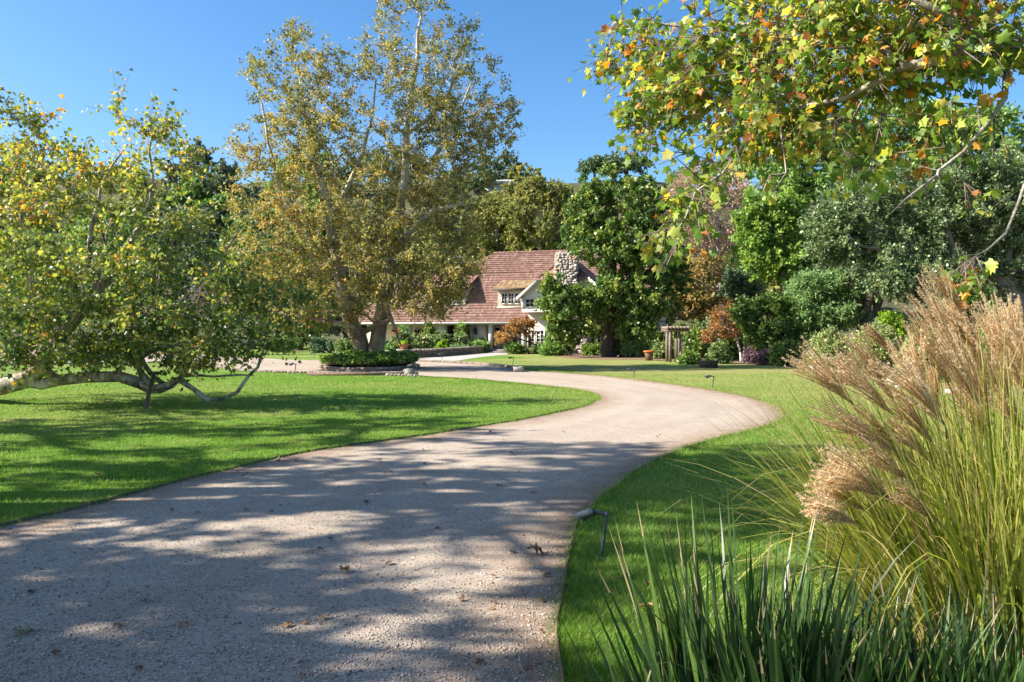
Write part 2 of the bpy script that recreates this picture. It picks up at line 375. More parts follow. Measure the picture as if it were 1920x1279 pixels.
def roof_mat(name, cols):
    t = NT(name); v = t.coord()
    sn = t.n('ShaderNodeVectorMath', operation='SNAP'); sn.inputs[1].default_value = (0.19, 50, 0.2)
    t.l(v, sn.inputs[0])
    w = t.n('ShaderNodeTexWhiteNoise', noise_dimensions='3D'); t.l(sn.outputs[0], w.inputs['Vector'])
    c = t.ramp(w.outputs['Value'], cols); f = t.noise(v, 0.9, 5, 0.6); g = t.noise(v, 25, 5, 0.7)
    c = t.mix(0.35, c, t.ramp(f, [(0.3, (0.85, 0.84, 0.83)), (0.7, (1.05, 1.05, 1.05))]), 'MULTIPLY')
    c = t.mix(0.4, c, t.ramp(g, [(0.3, (0.6, 0.6, 0.6)), (0.7, (1.15, 1.15, 1.15))]), 'MULTIPLY')
    return t.done(t.bsdf(c, 0.85, 0.2, g, 0.4, 0.01).outputs[0])
M['tile'] = roof_mat('pink_clay_tile', [(0, (0.19, 0.102, 0.078)), (0.5, (0.24, 0.132, 0.103)), (0.85, (0.28, 0.163, 0.128)), (1, (0.33, 0.23, 0.19))])
M['tile_moss'] = roof_mat('mossy_brown_tile', [(0, (0.16, 0.1, 0.06)), (0.5, (0.27, 0.17, 0.1)), (0.9, (0.33, 0.24, 0.12)), (1, (0.22, 0.2, 0.08))])
t = NT('dry_hillside'); v = t.coord(); f = t.noise(v, 0.05, 6, 0.65); g = t.noise(v, 0.6, 6, 0.7)
c = t.ramp(f, [(0.38, (0.06, 0.075, 0.04)), (0.55, (0.13, 0.125, 0.07)), (0.75, (0.27, 0.215, 0.15))])
c = t.mix(0.7, c, t.ramp(g, [(0.35, (0.45, 0.47, 0.42)), (0.65, (1.1, 1.05, 1.0))]), 'MULTIPLY')
M['hill'] = t.done(t.bsdf(c, 0.95, 0.05, g, 0.8, 0.6).outputs[0])

# ---------------------------------------------------------------- foliage machinery
_mr = [(.2, -.04), (.46, .05), (.35, .2), (.36, .31), (.6, .57), (.4, .55), (.26, .6), (.17, .78)]
_mo = [(0, .04)] + _mr + [(0, 1.03)] + [(-x, y) for x, y in _mr[::-1]]
MAPLE_V = np.array([(0, .34, .05)] + [(x, y, -.16 * (x * x + (y - .34) ** 2) * 1.6 + .1 * abs(x)) for x, y in _mo])
MAPLE_F = np.array([(0, 1 + i, 1 + (i + 1) % 18) for i in range(18)])
KITE_V = np.array([(0, 0, 0), (.36, .42, .1), (0, 1, -.06), (-.36, .42, .1)])
KITE_F = np.array([(0, 1, 2, 3)])
SLIM_V = np.array([(0, 0, 0), (.13, .45, .03), (0, 1, -.05), (-.13, .45, .03)])
TPL = {'maple': (MAPLE_V, MAPLE_F), 'kite': (KITE_V, KITE_F), 'slim': (SLIM_V, KITE_F)}

def unit(a): return a / (np.linalg.norm(a, axis=-1, keepdims=True) + 1e-9)
def leaves(pos, head, size, tpl, tint, up=0.6, mat=0):
    """one leaf at each pos, its tip along head, faces mostly up"""
    n = len(pos); v, f = TPL[tpl]
    y = unit(head)
    z = rng.normal(0, 1, (n, 3)); z[:, 2] = np.abs(z[:, 2]) * (0.5 + up) + up
    z = unit(z - y * np.sum(z * y, 1, keepdims=True)); x = np.cross(y, z)
    s = size[:, None, None]
    curl = rng.uniform(-.8, 3.4, n)[:, None]
    V = pos[:, None, :] + s * (v[None, :, 0:1] * x[:, None, :] + v[None, :, 1:2] * y[:, None, :] + (v[None, :, 2] * curl)[:, :, None] * z[:, None, :])
    F = (np.arange(n)[:, None, None] * len(v) + f[None]).reshape(-1, f.shape[1])
    return (V.reshape(-1, 3), F, mat, np.repeat(np.clip(tint, 0.001, 1), len(f)))
def sticks(a, b, ra, rb, mat=0):
    """many thin three-sided twigs from a to b"""
    n = len(a); d = unit(b - a); u = unit(np.cross(d, rng.normal(0, 1, (n, 3)))); w = np.cross(d, u)
    V = np.zeros((n, 6, 3))
    for k in range(3):
        c, s = math.cos(k * 2.0944), math.sin(k * 2.0944)
        V[:, k] = a + np.asarray(ra).reshape(-1, 1) * (c * u + s * w); V[:, 3 + k] = b + np.asarray(rb).reshape(-1, 1) * (c * u + s * w)
    f = np.array([(0, 1, 4, 3), (1, 2, 5, 4), (2, 0, 3, 5)])
    return (V.reshape(-1, 3), (np.arange(n)[:, None, None] * 6 + f[None]).reshape(-1, 4), mat)

def sample_blobs(blobs, n, shell=0.36):
    """points in ellipsoids given as (px, py, rx, ry, distance, depth radius[, weight])"""
    w = np.array([b[2] * b[3] * (b[6] if len(b) > 6 else 1) for b in blobs], float)
    k = rng.choice(len(blobs), n, p=w / w.sum())
    out = np.zeros((n, 3))
    q = unit(rng.normal(0, 1, (n, 3))) * (rng.random((n, 1)) ** shell)
    for i in range(n):
        b = blobs[k[i]]; d = b[4]
        out[i] = P(b[0], b[1], d) + q[i] * np.array((b[2] / FPX * d, b[5], b[3] / FPX * d))
    return out
def world_blobs(blobs, n, shell=0.36):
    """the same for ellipsoids (x, y, z, rx, ry, rz) in metres"""
    w = np.array([b[3] * b[4] * b[5] for b in blobs], float) ** 0.8
    k = rng.choice(len(blobs), n, p=w / w.sum()); B = np.array(blobs, float)[k]
    return B[:, :3] + unit(rng.normal(0, 1, (n, 3))) * (rng.random((n, 1)) ** shell) * B[:, 3:6]

def skeleton(limbs, targets, R0, rtip, step=0.5, wander=0.08, plen_w=0.18, power=0.5, up=0.25):
    cap = 60000
    pos = np.zeros((cap, 3)); par = np.full(cap, -1); rmin = np.zeros(cap); plen = np.zeros(cap); dr = np.zeros((cap, 3)); n = 0
    for pts, r0, r1 in limbs:
        c = crom(pts, step)
        c[1:-1] += rng.normal(0, wander * 0.5 * step, c[1:-1].shape)
        start = -1
        if n:
            start = int(np.argmin(np.linalg.norm(pos[:n] - c[0], axis=1)))
        last = start
        for i, q in enumerate(c):
            if n and i == 0 and np.linalg.norm(pos[start] - q) < 0.02: continue
            p = last
            pos[n] = q; par[n] = p if n else -1
            last = n
            rmin[n] = r0 + (r1 - r0) * i / max(1, len(c) - 1)
            if par[n] >= 0:
                dr[n] = unit(q - pos[par[n]]); plen[n] = plen[par[n]] + np.linalg.norm(q - pos[par[n]])
            else:
                dr[n] = (0, 0, 1)
            n += 1
    nl = n
    dmin = np.array([np.min(np.linalg.norm(pos[:nl] - t, axis=1)) for t in targets])
    skip = max(1, int(1.0 / step))
    tip = np.zeros(len(targets), int)
    for ti in np.argsort(dmin):
        t = targets[ti]
        dv = t - pos[:n]; dist = np.linalg.norm(dv, axis=1)
        cost = dist + plen_w * plen[:n] + 0.5 * dist * (1 - np.sum(dv * dr[:n], 1) / (dist + 1e-6)) * 0.5
        cost[:min(skip, nl)] += 3
        k = int(np.argmin(cost)); p0 = pos[k]; L = dist[k]
        dd = dv[k] / (L + 1e-9)
        m = max(2, int(L / step) + 1)
        p1 = p0 + L * 0.35 * unit(dd + 0.7 * dr[k]); p2 = t - L * 0.3 * unit(dd + np.array((0, 0, up)))
        prev = k
        for j in range(1, m + 1):
            s = j / m
            q = (1 - s) ** 3 * p0 + 3 * s * (1 - s) ** 2 * p1 + 3 * s * s * (1 - s) * p2 + s ** 3 * t
            if j < m: q = q + rng.normal(0, wander * L / m, 3)
            pos[n] = q; par[n] = prev; dr[n] = unit(q - pos[prev]); plen[n] = plen[prev] + L / m
            prev = n; n += 1
        tip[ti] = prev
    cnt = np.zeros(n)
    cnt[tip] += 1
    for i in range(n - 1, 0, -1):
        if par[i] >= 0: cnt[par[i]] += cnt[i]
    rad = np.maximum(rtip, R0 * (cnt / max(1, len(targets))) ** power)
    rad = np.maximum(rad, rmin[:n])
    for i in range(n - 1, 0, -1):
        if par[i] >= 0 and rad[par[i]] < rad[i]: rad[par[i]] = rad[i]
    mainc = np.full(n, -1)
    for i in range(1, n):
        p = par[i]
        if p >= 0 and (mainc[p] < 0 or rad[i] > rad[mainc[p]] or (rad[i] == rad[mainc[p]] and cnt[i] > cnt[mainc[p]])): mainc[p] = i
    parts = []
    for i in range(n):
        if par[i] >= 0 and mainc[par[i]] == i: continue
        ch = ([par[i]] if par[i] >= 0 else []) + [i]
        while mainc[ch[-1]] >= 0: ch.append(mainc[ch[-1]])
        if len(ch) < 2: continue
        r = rad[ch].copy()
        if par[i] >= 0: r[0] = r[1]
        r[-1] *= 0.6
        mr = r.max()
        sides = 14 if mr > 0.25 else 9 if mr > 0.1 else 6 if mr > 0.04 else 4 if mr > 0.02 else 3
        parts += tube(pos[ch], r, sides, 0, False, 0.05 if mr > 0.1 else 0)
    return parts, dr[tip]

def sprays(targets, dirs, ntw, twl, nlf, lsize, tpl, center, tintfn=None, droop=0.0, spread=0.9, twr=0.006, jit=0.05, up=0.6, clus=0.5, leafspread=0.25):
    if up == .6: up = .3
    """twigs at each target and leaves along each twig"""
    n = len(targets)
    out = unit(targets - center) * 0.5
    d = unit(dirs[:, None, :] * 0.6 + out[:, None, :] + rng.normal(0, spread, (n, ntw, 3)) * 0.8 + np.array((0, 0, 0.15 - droop)))
    L = twl * rng.uniform(0.45, 1.25, (n, ntw, 1))
    a = np.repeat(targets[:, None, :], ntw, 1); b = a + d * L
    u = rng.uniform(0.12, 1.05, (n, ntw, nlf, 1))
    pos = a[:, :, None, :] + (b - a)[:, :, None, :] * u + rng.normal(0, jit, (n, ntw, nlf, 3))
    head = d[:, :, None, :] * 0.5 + rng.normal(0, 0.7, (n, ntw, nlf, 3)) + np.array((0, 0, -droop))
    base = rng.random((n, 1, 1)) if tintfn is None else np.clip(tintfn(targets) + rng.normal(0, 0.12, n), 0, 1).reshape(n, 1, 1)
    tint = np.clip(clus * base + (1 - clus) * rng.random((n, ntw, nlf)), 0, 1)
    if tintfn is not None: tint = np.clip(base + rng.normal(0, leafspread, (n, ntw, nlf)), 0, 1)
    size = lsize * rng.uniform(0.55, 1.25, n * ntw * nlf)
    if tpl == 'maple': size = lsize * rng.choice((.55, .8, 1.0, 1.2), n * ntw * nlf, p=(.22, .38, .3, .1)) * rng.uniform(.85, 1.15, n * ntw * nlf)
    lf = leaves(pos.reshape(-1, 3), head.reshape(-1, 3), size, tpl, tint.ravel(), up)
    tw = sticks(a.reshape(-1, 3), b.reshape(-1, 3), np.full(n * ntw, twr), np.full(n * ntw, twr * 0.5)) if twr > 0 else None
    return lf, tw

def tree(name, label, cat, base, targets, lmat, bark, ntw, twl, nlf, lsize, tpl='kite', R0=0.3, rtip=0.012, limbs=None, step=0.6, group=None, twr=0.008, part='trunk', twigmat=None, **kw):
    base = np.asarray(base, float)
    cen = targets.mean(0)
    if limbs is None:
        lo_z = np.percentile(targets[:, 2], 5); hi = np.percentile(targets[:, 2], 75)
        mid = base * 0.65 + cen * 0.35; mid[2] = max(lo_z, base[2] + 0.3 * (cen[2] - base[2]))
        top = cen.copy(); top[2] = hi
        limbs = [([base + (0, 0, -0.2), base * 0.9 + mid * 0.1, mid, top], R0, R0 * 0.25)]
    sk = {k: kw.pop(k) for k in ('wander', 'plen_w', 'power', 'up_g') if k in kw}
    if 'up_g' in sk: sk['up'] = sk.pop('up_g')
    wood, dirs = skeleton([(np.asarray(p) - base, a, b) for p, a, b in limbs], targets - base, R0, rtip, step, **sk)
    lf, tw = sprays(targets - base, dirs, ntw, twl, nlf, lsize, tpl, cen - base, **kw)
    root = thing(name, label, cat, base, group)
    if tw is not None: wood.append((tw[0], tw[1], 1))
    new_mesh(part, wood, [bark, twigmat or bark], True, root)
    new_mesh('crown' if part == 'trunk' else 'foliage', [lf], lmat, False, root)
    return root
def dome(cx, cy, z0, rx, ry, h, n, lump=0.28, k=9):
    """targets of a lumpy shrub standing on z0"""
    bl = [(cx, cy, z0 + h * 0.5, rx * .8, ry * .8, h * 0.46)]
    for i in range(k):
        a = rng.uniform(0, 6.28); e = rng.uniform(0.15, 0.95)
        s = rng.uniform(.3, .5)
        bl.append((cx + math.cos(a) * rx * (1 - s) * math.cos(e * 1.1), cy + math.sin(a) * ry * (1 - s) * math.cos(e * 1.1), z0 + h * (0.2 + 0.62 * e * rng.uniform(.7, 1)), rx * s, ry * s, h * s * 0.75))
    t = world_blobs(bl, n, 0.3)
    t[:, 2] = np.maximum(t[:, 2], z0 + 0.05)
    return t
def bush(name, label, cat, px, py, w, h, lmat, n=260, lsize=0.13, ntw=5, nlf=5, tpl='kite', d=None, group=None, bark='bark_dark', dep=None, twl=0.3, flowers=None, **kw):
    """shrub whose foot is at photo pixel (px, py), w wide and h high in photo pixels"""
    b = G(px, py) if d is None else np.array(((px - CX) / FPX * d, d, 0.0))
    sc = b[1] / FPX; rx = w / 2 * sc
    tg = dome(b[0], b[1], 0, rx, dep or rx * 0.8, h * sc, n)
    o = tree(name, label, cat, b, tg, M[lmat], M[bark], ntw, twl, nlf, lsize, tpl, R0=0.05, rtip=0.008, step=0.5, group=group, part='stem', **kw)
    if flowers:
        col, cnt, s = flowers
        q = tg[rng.choice(len(tg), cnt)] - b; q = q + unit(q - q.mean(0)) * 0.25 + (0, -0.25, 0.12)
        for x in q:
            new_mesh('flower', [stone(x, (s, s, s * .8))], M[col], True, o)
    return o

# ---------------------------------------------------------------- ground, drive, hills
ground = kind(new_mesh('lawn', [(np.array([(-3000, -200, 0), (3000, -200, 0), (3000, 4000, 0), (-3000, 4000, 0)]), [(0, 1, 2, 3)])], M['lawn']), 'structure')

EL = [(-420, 1120), (-200, 1055), (0, 990), (100, 965), (200, 940), (330, 905), (450, 876), (560, 851), (680, 833), (760, 822), (850, 808), (960, 790), (1040, 775), (1090, 763), (1118, 751), (1117, 742), (1090, 734), (1030, 726), (960, 719), (880, 712), (780, 706.5)]
EL2 = [(780, 706.5), (700, 703.5), (600, 701), (500, 698.5), (445, 695), (405, 688), (380, 682), (340, 680), (250, 681), (120, 683), (-100, 686)]
ER = [(1062, 1420), (1055, 1279), (1049, 1200), (1051, 1130), (1062, 1062), (1082, 990), (1112, 950), (1152, 915), (1202, 881), (1262, 851), (1325, 829), (1400, 810), (1450, 796), (1469, 782), (1466, 769), (1432, 753), (1380, 740), (1310, 728), (1240, 718), (1150, 707), (1060, 699.5), (975, 694.5)]
ER2 = [(975, 694.5), (955, 689), (905, 684), (850, 680.5), (800, 678.5), (770, 677.5)]
ER3 = [(770, 677.5), (700, 676.5), (620, 676), (560, 675), (500, 672), (450, 669), (380, 664), (300, 660), (120, 657), (-100, 655)]
gl = lambda L, s: crom([G(*p) for p in L], s)
def wav(L, k):
    u = np.cumsum(np.r_[0, np.linalg.norm(np.diff(L[:, :2], axis=0), axis=1)])
    L = L.copy(); L[1:-1, 0] += (.01 * np.sin(u * 2.3 + k) + .007 * np.sin(u * 5.1 + 2 * k))[1:-1]; L[1:-1, 1] += (.01 * np.sin(u * 1.9 + 3 * k) + .008 * np.sin(u * 6.3))[1:-1]
    return L
el, el2, er, er2, er3 = gl(EL, 0.25), gl(EL2, 0.5), gl(ER, 0.25), gl(ER2, 0.4), gl(ER3, 0.8)
el, er = wav(el, 1.0), wav(er, 2.2)
left_line = np.vstack((el, el2[1:])); right_line = np.vstack((er, er2[1:], er3[1:]))
DRIVE = np.vstack((left_line, right_line[::-1], [(.15, -4, 0), (-14, -4, 0)]))
import bmesh
def sheet(name, poly, z, mat):
    bm = bmesh.new()
    f = bm.faces.new([bm.verts.new((p[0], p[1], z)) for p in poly])
    bm.normal_update()
    if f.normal.z < 0: f.normal_flip()
    bmesh.ops.triangulate(bm, faces=[f])
    me = bpy.data.meshes.new(name); bm.to_mesh(me); bm.free(); me.materials.append(mat)
    o = bpy.data.objects.new(name, me); COL.objects.link(o); return kind(o, 'structure')
from mathutils.geometry import delaunay_2d_cdt
def edge_dist(x, y, lines):
    d = np.full(len(x), 9.0)
    for L in lines:
        for i in range(0, len(x), 4000):
            q = np.stack((x[i:i + 4000], y[i:i + 4000]), 1)[:, None, :] - L[None, :, :2]
            d[i:i + 4000] = np.minimum(d[i:i + 4000], np.sqrt((q ** 2).sum(-1)).min(1))
    return d
gx_, gy_ = np.meshgrid(np.arange(-22, 16, .3), np.concatenate((np.arange(-3.6, 30, .3), np.arange(30, 75, .8))))
gx_ = gx_.ravel() + rng.uniform(-.08, .08, gx_.size); gy_ = gy_.ravel() + rng.uniform(-.08, .08, gy_.size)
kk = inside(gx_, gy_, DRIVE); gx_, gy_ = gx_[kk], gy_[kk]
ed_ = edge_dist(gx_, gy_, (left_line, right_line)); kk = ed_ > .12
bpts = DRIVE[:, :2]; nb_ = len(bpts)
cdt = delaunay_2d_cdt([Vector(p) for p in bpts] + [Vector(p) for p in zip(gx_[kk], gy_[kk])], [(i, (i + 1) % nb_) for i in range(nb_)], [list(range(nb_))], 1, 1e-5)
DV = np.array([(p.x, p.y, .006) for p in cdt[0]])
me = bpy.data.meshes.new('driveway'); me.from_pydata(DV.tolist(), [], [f if (DV[f[1]] - DV[f[0]])[0] * (DV[f[2]] - DV[f[0]])[1] - (DV[f[1]] - DV[f[0]])[1] * (DV[f[2]] - DV[f[0]])[0] > 0 else f[::-1] for f in cdt[2]])
at_ = me.attributes.new('edge', 'FLOAT', 'POINT'); at_.data.foreach_set('value', edge_dist(DV[:, 0], DV[:, 1], (left_line, right_line)).astype(np.float32))
me.materials.append(M['gravel']); dro = bpy.data.objects.new('driveway', me); COL.objects.link(dro); kind(dro, 'structure')
WALK = [G(775, 677), G(835, 680), G(900, 670), G(950, 665), G(985, 661), G(985, 657.5), G(915, 660.5), G(850, 666), G(790, 672)]
sheet('path', WALK, 0.012, M['paving'])
BED = crom([G(p, q) for p, q in ((1035, 667), (1060, 671), (1120, 674), (1200, 674.5), (1270, 677), (1330, 680), (1400, 683), (1500, 689.5), (1545, 694), (1600, 706), (1680, 722), (1800, 745), (1920, 772), (2100, 800))], 1.0)
BEDP = np.vstack((BED, [(40, 12, 0), (60, 40, 0), (60, 75, 0), (5, 75, 0)]))
sheet('soil', BEDP, 0.009, M['mulch'])

def strip(line, w, h, z0=-0.02):
    line = np.asarray(line); t = np.gradient(line[:, :2], axis=0); t /= np.linalg.norm(t, axis=1)[:, None] + 1e-9
    nn = np.stack((-t[:, 1], t[:, 0]), 1) * w / 2
    n = len(line); V = np.zeros((n, 4, 3))
    V[:, 0, :2] = line[:, :2] - nn; V[:, 1, :2] = line[:, :2] + nn; V[:, 2, :2] = line[:, :2] + nn; V[:, 3, :2] = line[:, :2] - nn
    hh = h * (1 + 0.12 * np.sin(np.arange(n) * 0.31) + rng.normal(0, .05, n))
    V[:, :2, 2] = z0; V[:, 2, 2] = hh; V[:, 3, 2] = hh
    i = np.arange(n - 1)[:, None] * 4
    F = np.concatenate([np.concatenate((i + a, i + b, i + 4 + b, i + 4 + a), 1) for a, b in ((0, 1), (1, 2), (2, 3), (3, 0))])
    return (V.reshape(-1, 3), F, 0)
tag(new_mesh('lawn_edging', [strip(el, 0.014, 0.03)], M['edging']), 'dark edging strip along the big sunlit lawn left of the drive', 'edging')
tag(new_mesh('lawn_edging', [strip(er, 0.014, 0.028)], M['edging']), 'dark edging strip between the gravel drive and the lawn with path lights', 'edging')
def stone_row(line, s, name, label, mat, sq=0.8):
    parts, acc = [], 0.0
    L = np.concatenate(([0], np.cumsum(np.linalg.norm(np.diff(line[:, :2], axis=0), axis=1))))
    while acc < L[-1]:
        q = np.array([np.interp(acc, L, line[:, k]) for k in range(3)])
        w = s * rng.uniform(.7, 1.4)
        parts.append(stone(q + (0, 0, 0.03), (w * .55, w * .5, s * .42), 0.2)); acc += w * 0.95
    return tag(new_mesh(name, parts, mat, True), label, 'stone edging')
stone_row(el2[::1], 0.17, 'stone_border', 'pale stone border curving between gravel court and lawn behind the low sycamore', M['wallstone'])
stone_row(er2, 0.22, 'stone_border', 'grey stone border between gravel court and the lawn before the house', M['wallstone'])

# hills behind
SKY_X = [-2500, 0, 200, 420, 700, 930, 1100, 1250, 1400, 1600, 1920, 4500]
SKY_Y = [350, 345, 335, 345, 335, 336, 348, 345, 350, 380, 420, 430]
def hill_z(x, y):
    x = np.asarray(x, float); y = np.asarray(y, float)
    px = x / 230 * FPX + CX
    H = EYE + (HZ - np.interp(px, SKY_X, SKY_Y)) / FPX * 230
    t = np.clip((y - 100) / 130, 0, 1); t = t * t * (3 - 2 * t) * 0.6 + 0.4 * t
    b = np.where(y > 230, 1 - np.clip((y - 230) / 300, 0, 1) * 0.25, 1)
    return H * t * b + (1.6 * np.sin(x * .05 + 1) * np.cos(y * .06) + .9 * np.sin(x * .13 + y * .1)) * t - 0.3
gx, gy = np.meshgrid(np.arange(-420, 421, 6.0), np.concatenate((np.arange(98, 250, 4.0), np.arange(250, 600, 25.0))))
nr, nc = gx.shape
HV = np.stack((gx, gy, hill_z(gx, gy)), -1).reshape(-1, 3)
ii = (np.arange(nr - 1)[:, None] * nc + np.arange(nc - 1)[None]).ravel()
kind(new_mesh('hills', [(HV, np.stack((ii, ii + 1, ii + nc + 1, ii + nc), 1))], M['hill'], True), 'structure')

# ---------------------------------------------------------------- house
HA = R(-16.0)
HO = np.array((-1.76, 66.0, 0.0))
ca, sa = math.cos(HA), math.sin(HA)
def to_local(w):
    w = np.asarray(w, float) - HO
    return np.array((ca * w[0] + sa * w[1], -sa * w[0] + ca * w[1], w[2]))
CL = to_local((0, 0, EYE))
def hray(px, py):
    return to_local(P(px, py, 1.0)) - CL
def hy(px, py, y):
    d = hray(px, py); return CL + d * (y - CL[1]) / d[1]
ZE = hy(920, 604, 0.0)[2]
rid = hy(925, 475, 6.5); ZR = rid[2]; YR = 6.5
SL = (ZR - ZE) / YR
def hroof(px, py):
    d = hray(px, py); k = (ZE + SL * CL[1] - CL[2]) / (d[2] - SL * d[1]); return CL + d * k
house = thing('country_house', 'cream country house with pink tiled roof, dormers and rough stone chimney', 'house', HO, None, HA)
XL, XR = hy(655, 604, 0)[0], hy(1232, 604, 0)[0]
wing = hroof(855, 510); ZW, YW, XW1 = wing[2], wing[1], wing[0]
XW0 = XL + 3.4
XR0 = rid[0]
def course_roof(z0, z1, yz, xl, xr, n, lift=0.035):
    parts = []
    nrm = unit(np.array((0, -SL, 1.0)))
    for i in range(n):
        a = z0 + (z1 - z0) * i / n; b = z0 + (z1 - z0) * (i + 1) / n
        p = [np.array((xl(a), yz(a), a)), np.array((xr(a), yz(a), a)), np.array((xr(b), yz(b), b)), np.array((xl(b), yz(b), b))]
        j = rng.normal(0, 0.006)
        q = [p[0] + nrm * (lift + j), p[1] + nrm * (lift - j), p[2] + nrm * 0.004, p[3] + nrm * 0.004]
        parts.append((np.array([q[0], q[1], q[2], q[3], p[0], p[1]]), np.array([(0, 1, 2, 3), (4, 5, 1, 0)]), 0))
    return parts
yz = lambda z: (z - ZE) / SL
def xl_f(z):
    return XL + (z - ZE) / (ZW - ZE) * (XW0 - XL) if z < ZW else XW1 + (z - ZW) / (ZR - ZW) * (XR0 - XW1)
rp = course_roof(ZE, ZW, yz, xl_f, lambda z: XR, 20) + course_roof(ZW, ZR, yz, lambda z: xl_f(z + 1e-6), lambda z: XR, 9)
rp.append((np.array([(XW1, YW, ZW), (XR0, YR, ZR), (XW1, 2 * YR - YW, ZW)]), [(0, 1, 2)], 0))
rp.append((np.array([(XL, 0, ZE), (XW0, YW, ZW), (XL, 2 * YW, ZE)]), [(0, 1, 2)], 0))
rp.append((np.array([(XW0, YW, ZW), (XW1 + 2, YW, ZW), (XW1 + 2, 2 * YW, ZE), (XL, 2 * YW, ZE)]), [(0, 1, 2, 3)], 0))
rp.append((np.array([(XW1, 2 * YR - YW, ZW), (XR0, YR, ZR), (XR, YR, ZR), (XR, 2 * YR, ZE), (XW1 - .5, 2 * YR, ZE)]), [(0, 1, 2, 3, 4)], 0))
for i in range(int((XR - XR0) / 0.4)):
    rp += tube([(XR0 + i * 0.4, YR, ZR + 0.02), (XR0 + i * 0.4 + 0.42, YR, ZR + 0.035)], [0.09, 0.1], 8)
new_mesh('roof', rp, M['tile'], False, house)
new_mesh('gutter', [box(XL, -0.14, ZE - 0.12, XR, -0.02, ZE - 0.0), box(XL, 0.0, ZE - 0.2, XR, 0.12, ZE - 0.02)], M['gutter'], False, house)
new_mesh('soffit', [box(XL + .1, 0.12, ZE - 0.1, XR, 2.2, ZE - 0.02)], M['cream'], False, house)
FZ = 0.28
YB = 2.2
new_mesh('wall', [box(XL + .6, YB, 0, XR - .4, YB + .3, ZE + 1.9), box(XR - .6, YB + .3, 0, XR - .3, 12, ZE + .2),
                  (np.array([(XR - .3, 1, ZE), (XR - .3, YR, ZR - .1), (XR - .3, 12, ZE)]), [(0, 1, 2)], 0),
                  box(XL + .6, YB + .3, 0, XL + .9, 8, ZE), box(hy(884, 600, .55)[0], 0.55, 0, hy(911, 600, .55)[0], 0.8, ZE - .1)], M['cream'], False, house)
new_mesh('porch_floor', [box(XL + .6, 0.2, 0, XR - 1, YB, FZ)], M['paving'], False, house)

def window(x0, x1, z0, z1, y, nx, nz, fw=0.07, mw=0.035, mat='white', parent=None, depth=0.08):
    b = [box(x0, y - depth, z0, x0 + fw, y, z1), box(x1 - fw, y - depth, z0, x1, y, z1), box(x0 + fw, y - depth, z0, x1 - fw, y, z0 + fw), box(x0 + fw, y - depth, z1 - fw, x1 - fw, y, z1)]
    for i in range(1, nx):
        x = x0 + fw + (x1 - x0 - 2 * fw) * i / nx; b.append(box(x - mw / 2, y - depth * .7, z0 + fw, x + mw / 2, y - depth * .2, z1 - fw))
    for i in range(1, nz):
        z = z0 + fw + (z1 - z0 - 2 * fw) * i / nz; b.append(box(x0 + fw, y - depth * .66, z - mw / 2, x1 - fw, y - depth * .24, z + mw / 2))
    w = new_mesh('window', b, M[mat], False, parent or house)
    if parent is None:
        new_mesh('pane', [box(x0 + fw, y - depth * .3, z0 + fw, x1 - fw, y - depth * .25, z1 - fw)], M['glass'], False, w)
    return w
# the two shed dormers
def dormer(pxl, pxr, py_base, py_eave, pxwin, nwin, rmat, over=0.35, pyw=(550, 571), roof_slope=0.35):
    c = hroof(pxr, py_base); yf = c[1]; zb = c[2]
    xl, xr = hy(pxl, py_base, yf)[0], c[0]
    ze = hy(pxr, py_eave, yf - over)[2]
    zw = ze + over * roof_slope
    # cheeks and front
    yt = (zw - ZE - roof_slope * 0 ) / SL
    ym = (zw - roof_slope * yf - ZE) / (SL - roof_slope); zm = zw + roof_slope * (ym - yf)
    f = [(np.array([(xl, yf, zb - .15), (xr, yf, zb - .15), (xr, yf, zw), (xl, yf, zw)]), [(0, 1, 2, 3)], 0)]
    for x in (xl, xr):
        f.append((np.array([(x, yf, zb - .15), (x, ym, zm - .02), (x, yf, zw)]), [(0, 1, 2)], 0))
    dm = new_mesh('dormer', f + [box(xl - .05, yf - .1, zb - .02, xr + .05, yf - .003, zb + .1)], M['cream'], False, house)
    a = over
    zr0 = ze + .02
    rr = [(np.array([(xl - .3, yf - a, zr0), (xr + .3, yf - a, zr0), (xr + .3, ym, zr0 + roof_slope * (ym - yf + a)), (xl - .3, ym, zr0 + roof_slope * (ym - yf + a))]), [(0, 1, 2, 3)], 0)]
    V = rr[0][0]
    rr.append((V + (0, 0, .1), [(0, 1, 2, 3)], 0))
    rr.append((np.vstack((V, V + (0, 0, .1))), [(0, 1, 5, 4), (1, 2, 6, 5), (3, 0, 4, 7)], 0))
    for i in range(7):
        s, e = i / 7, (i + 1) / 7
        q0 = V[0] * (1 - s) + V[3] * s; q1 = V[1] * (1 - s) + V[2] * s; q2 = V[1] * (1 - e) + V[2] * e; q3 = V[0] * (1 - e) + V[3] * e
        rr.append((np.array([q0 + (0, 0, .15), q1 + (0, 0, .15), q2 + (0, 0, .105), q3 + (0, 0, .105), q0 + (0, 0, .1), q1 + (0, 0, .1)]), np.array([(0, 1, 2, 3), (4, 5, 1, 0)]), 0))
    new_mesh('dormer_roof', rr, M[rmat], False, dm)
    new_mesh('fascia', [box(xl - .3, yf - a - .05, ze - .1, xr + .3, yf - a, ze + .09)], M['wood_dark'], False, dm)
    w0, w1 = hy(pxwin[0], 560, yf)[0], hy(pxwin[1], 560, yf)[0]
    z0, z1 = hy(900, pyw[1], yf)[2], hy(900, pyw[0], yf)[2]
    for i in range(nwin):
        a0 = w0 + (w1 - w0) * i / nwin; a1 = w0 + (w1 - w0) * (i + 1) / nwin
        window(a0 + .02, a1 - .02, z0, z1, yf - .01, 2, 3, .06, .03)
    return dm
dormer(795, 872, 573, 543, (803, 864), 4, 'tile', roof_slope=0.42)
dormer(933, 992, 577, 542, (940, 990), 4, 'tile_moss', roof_slope=0.3)

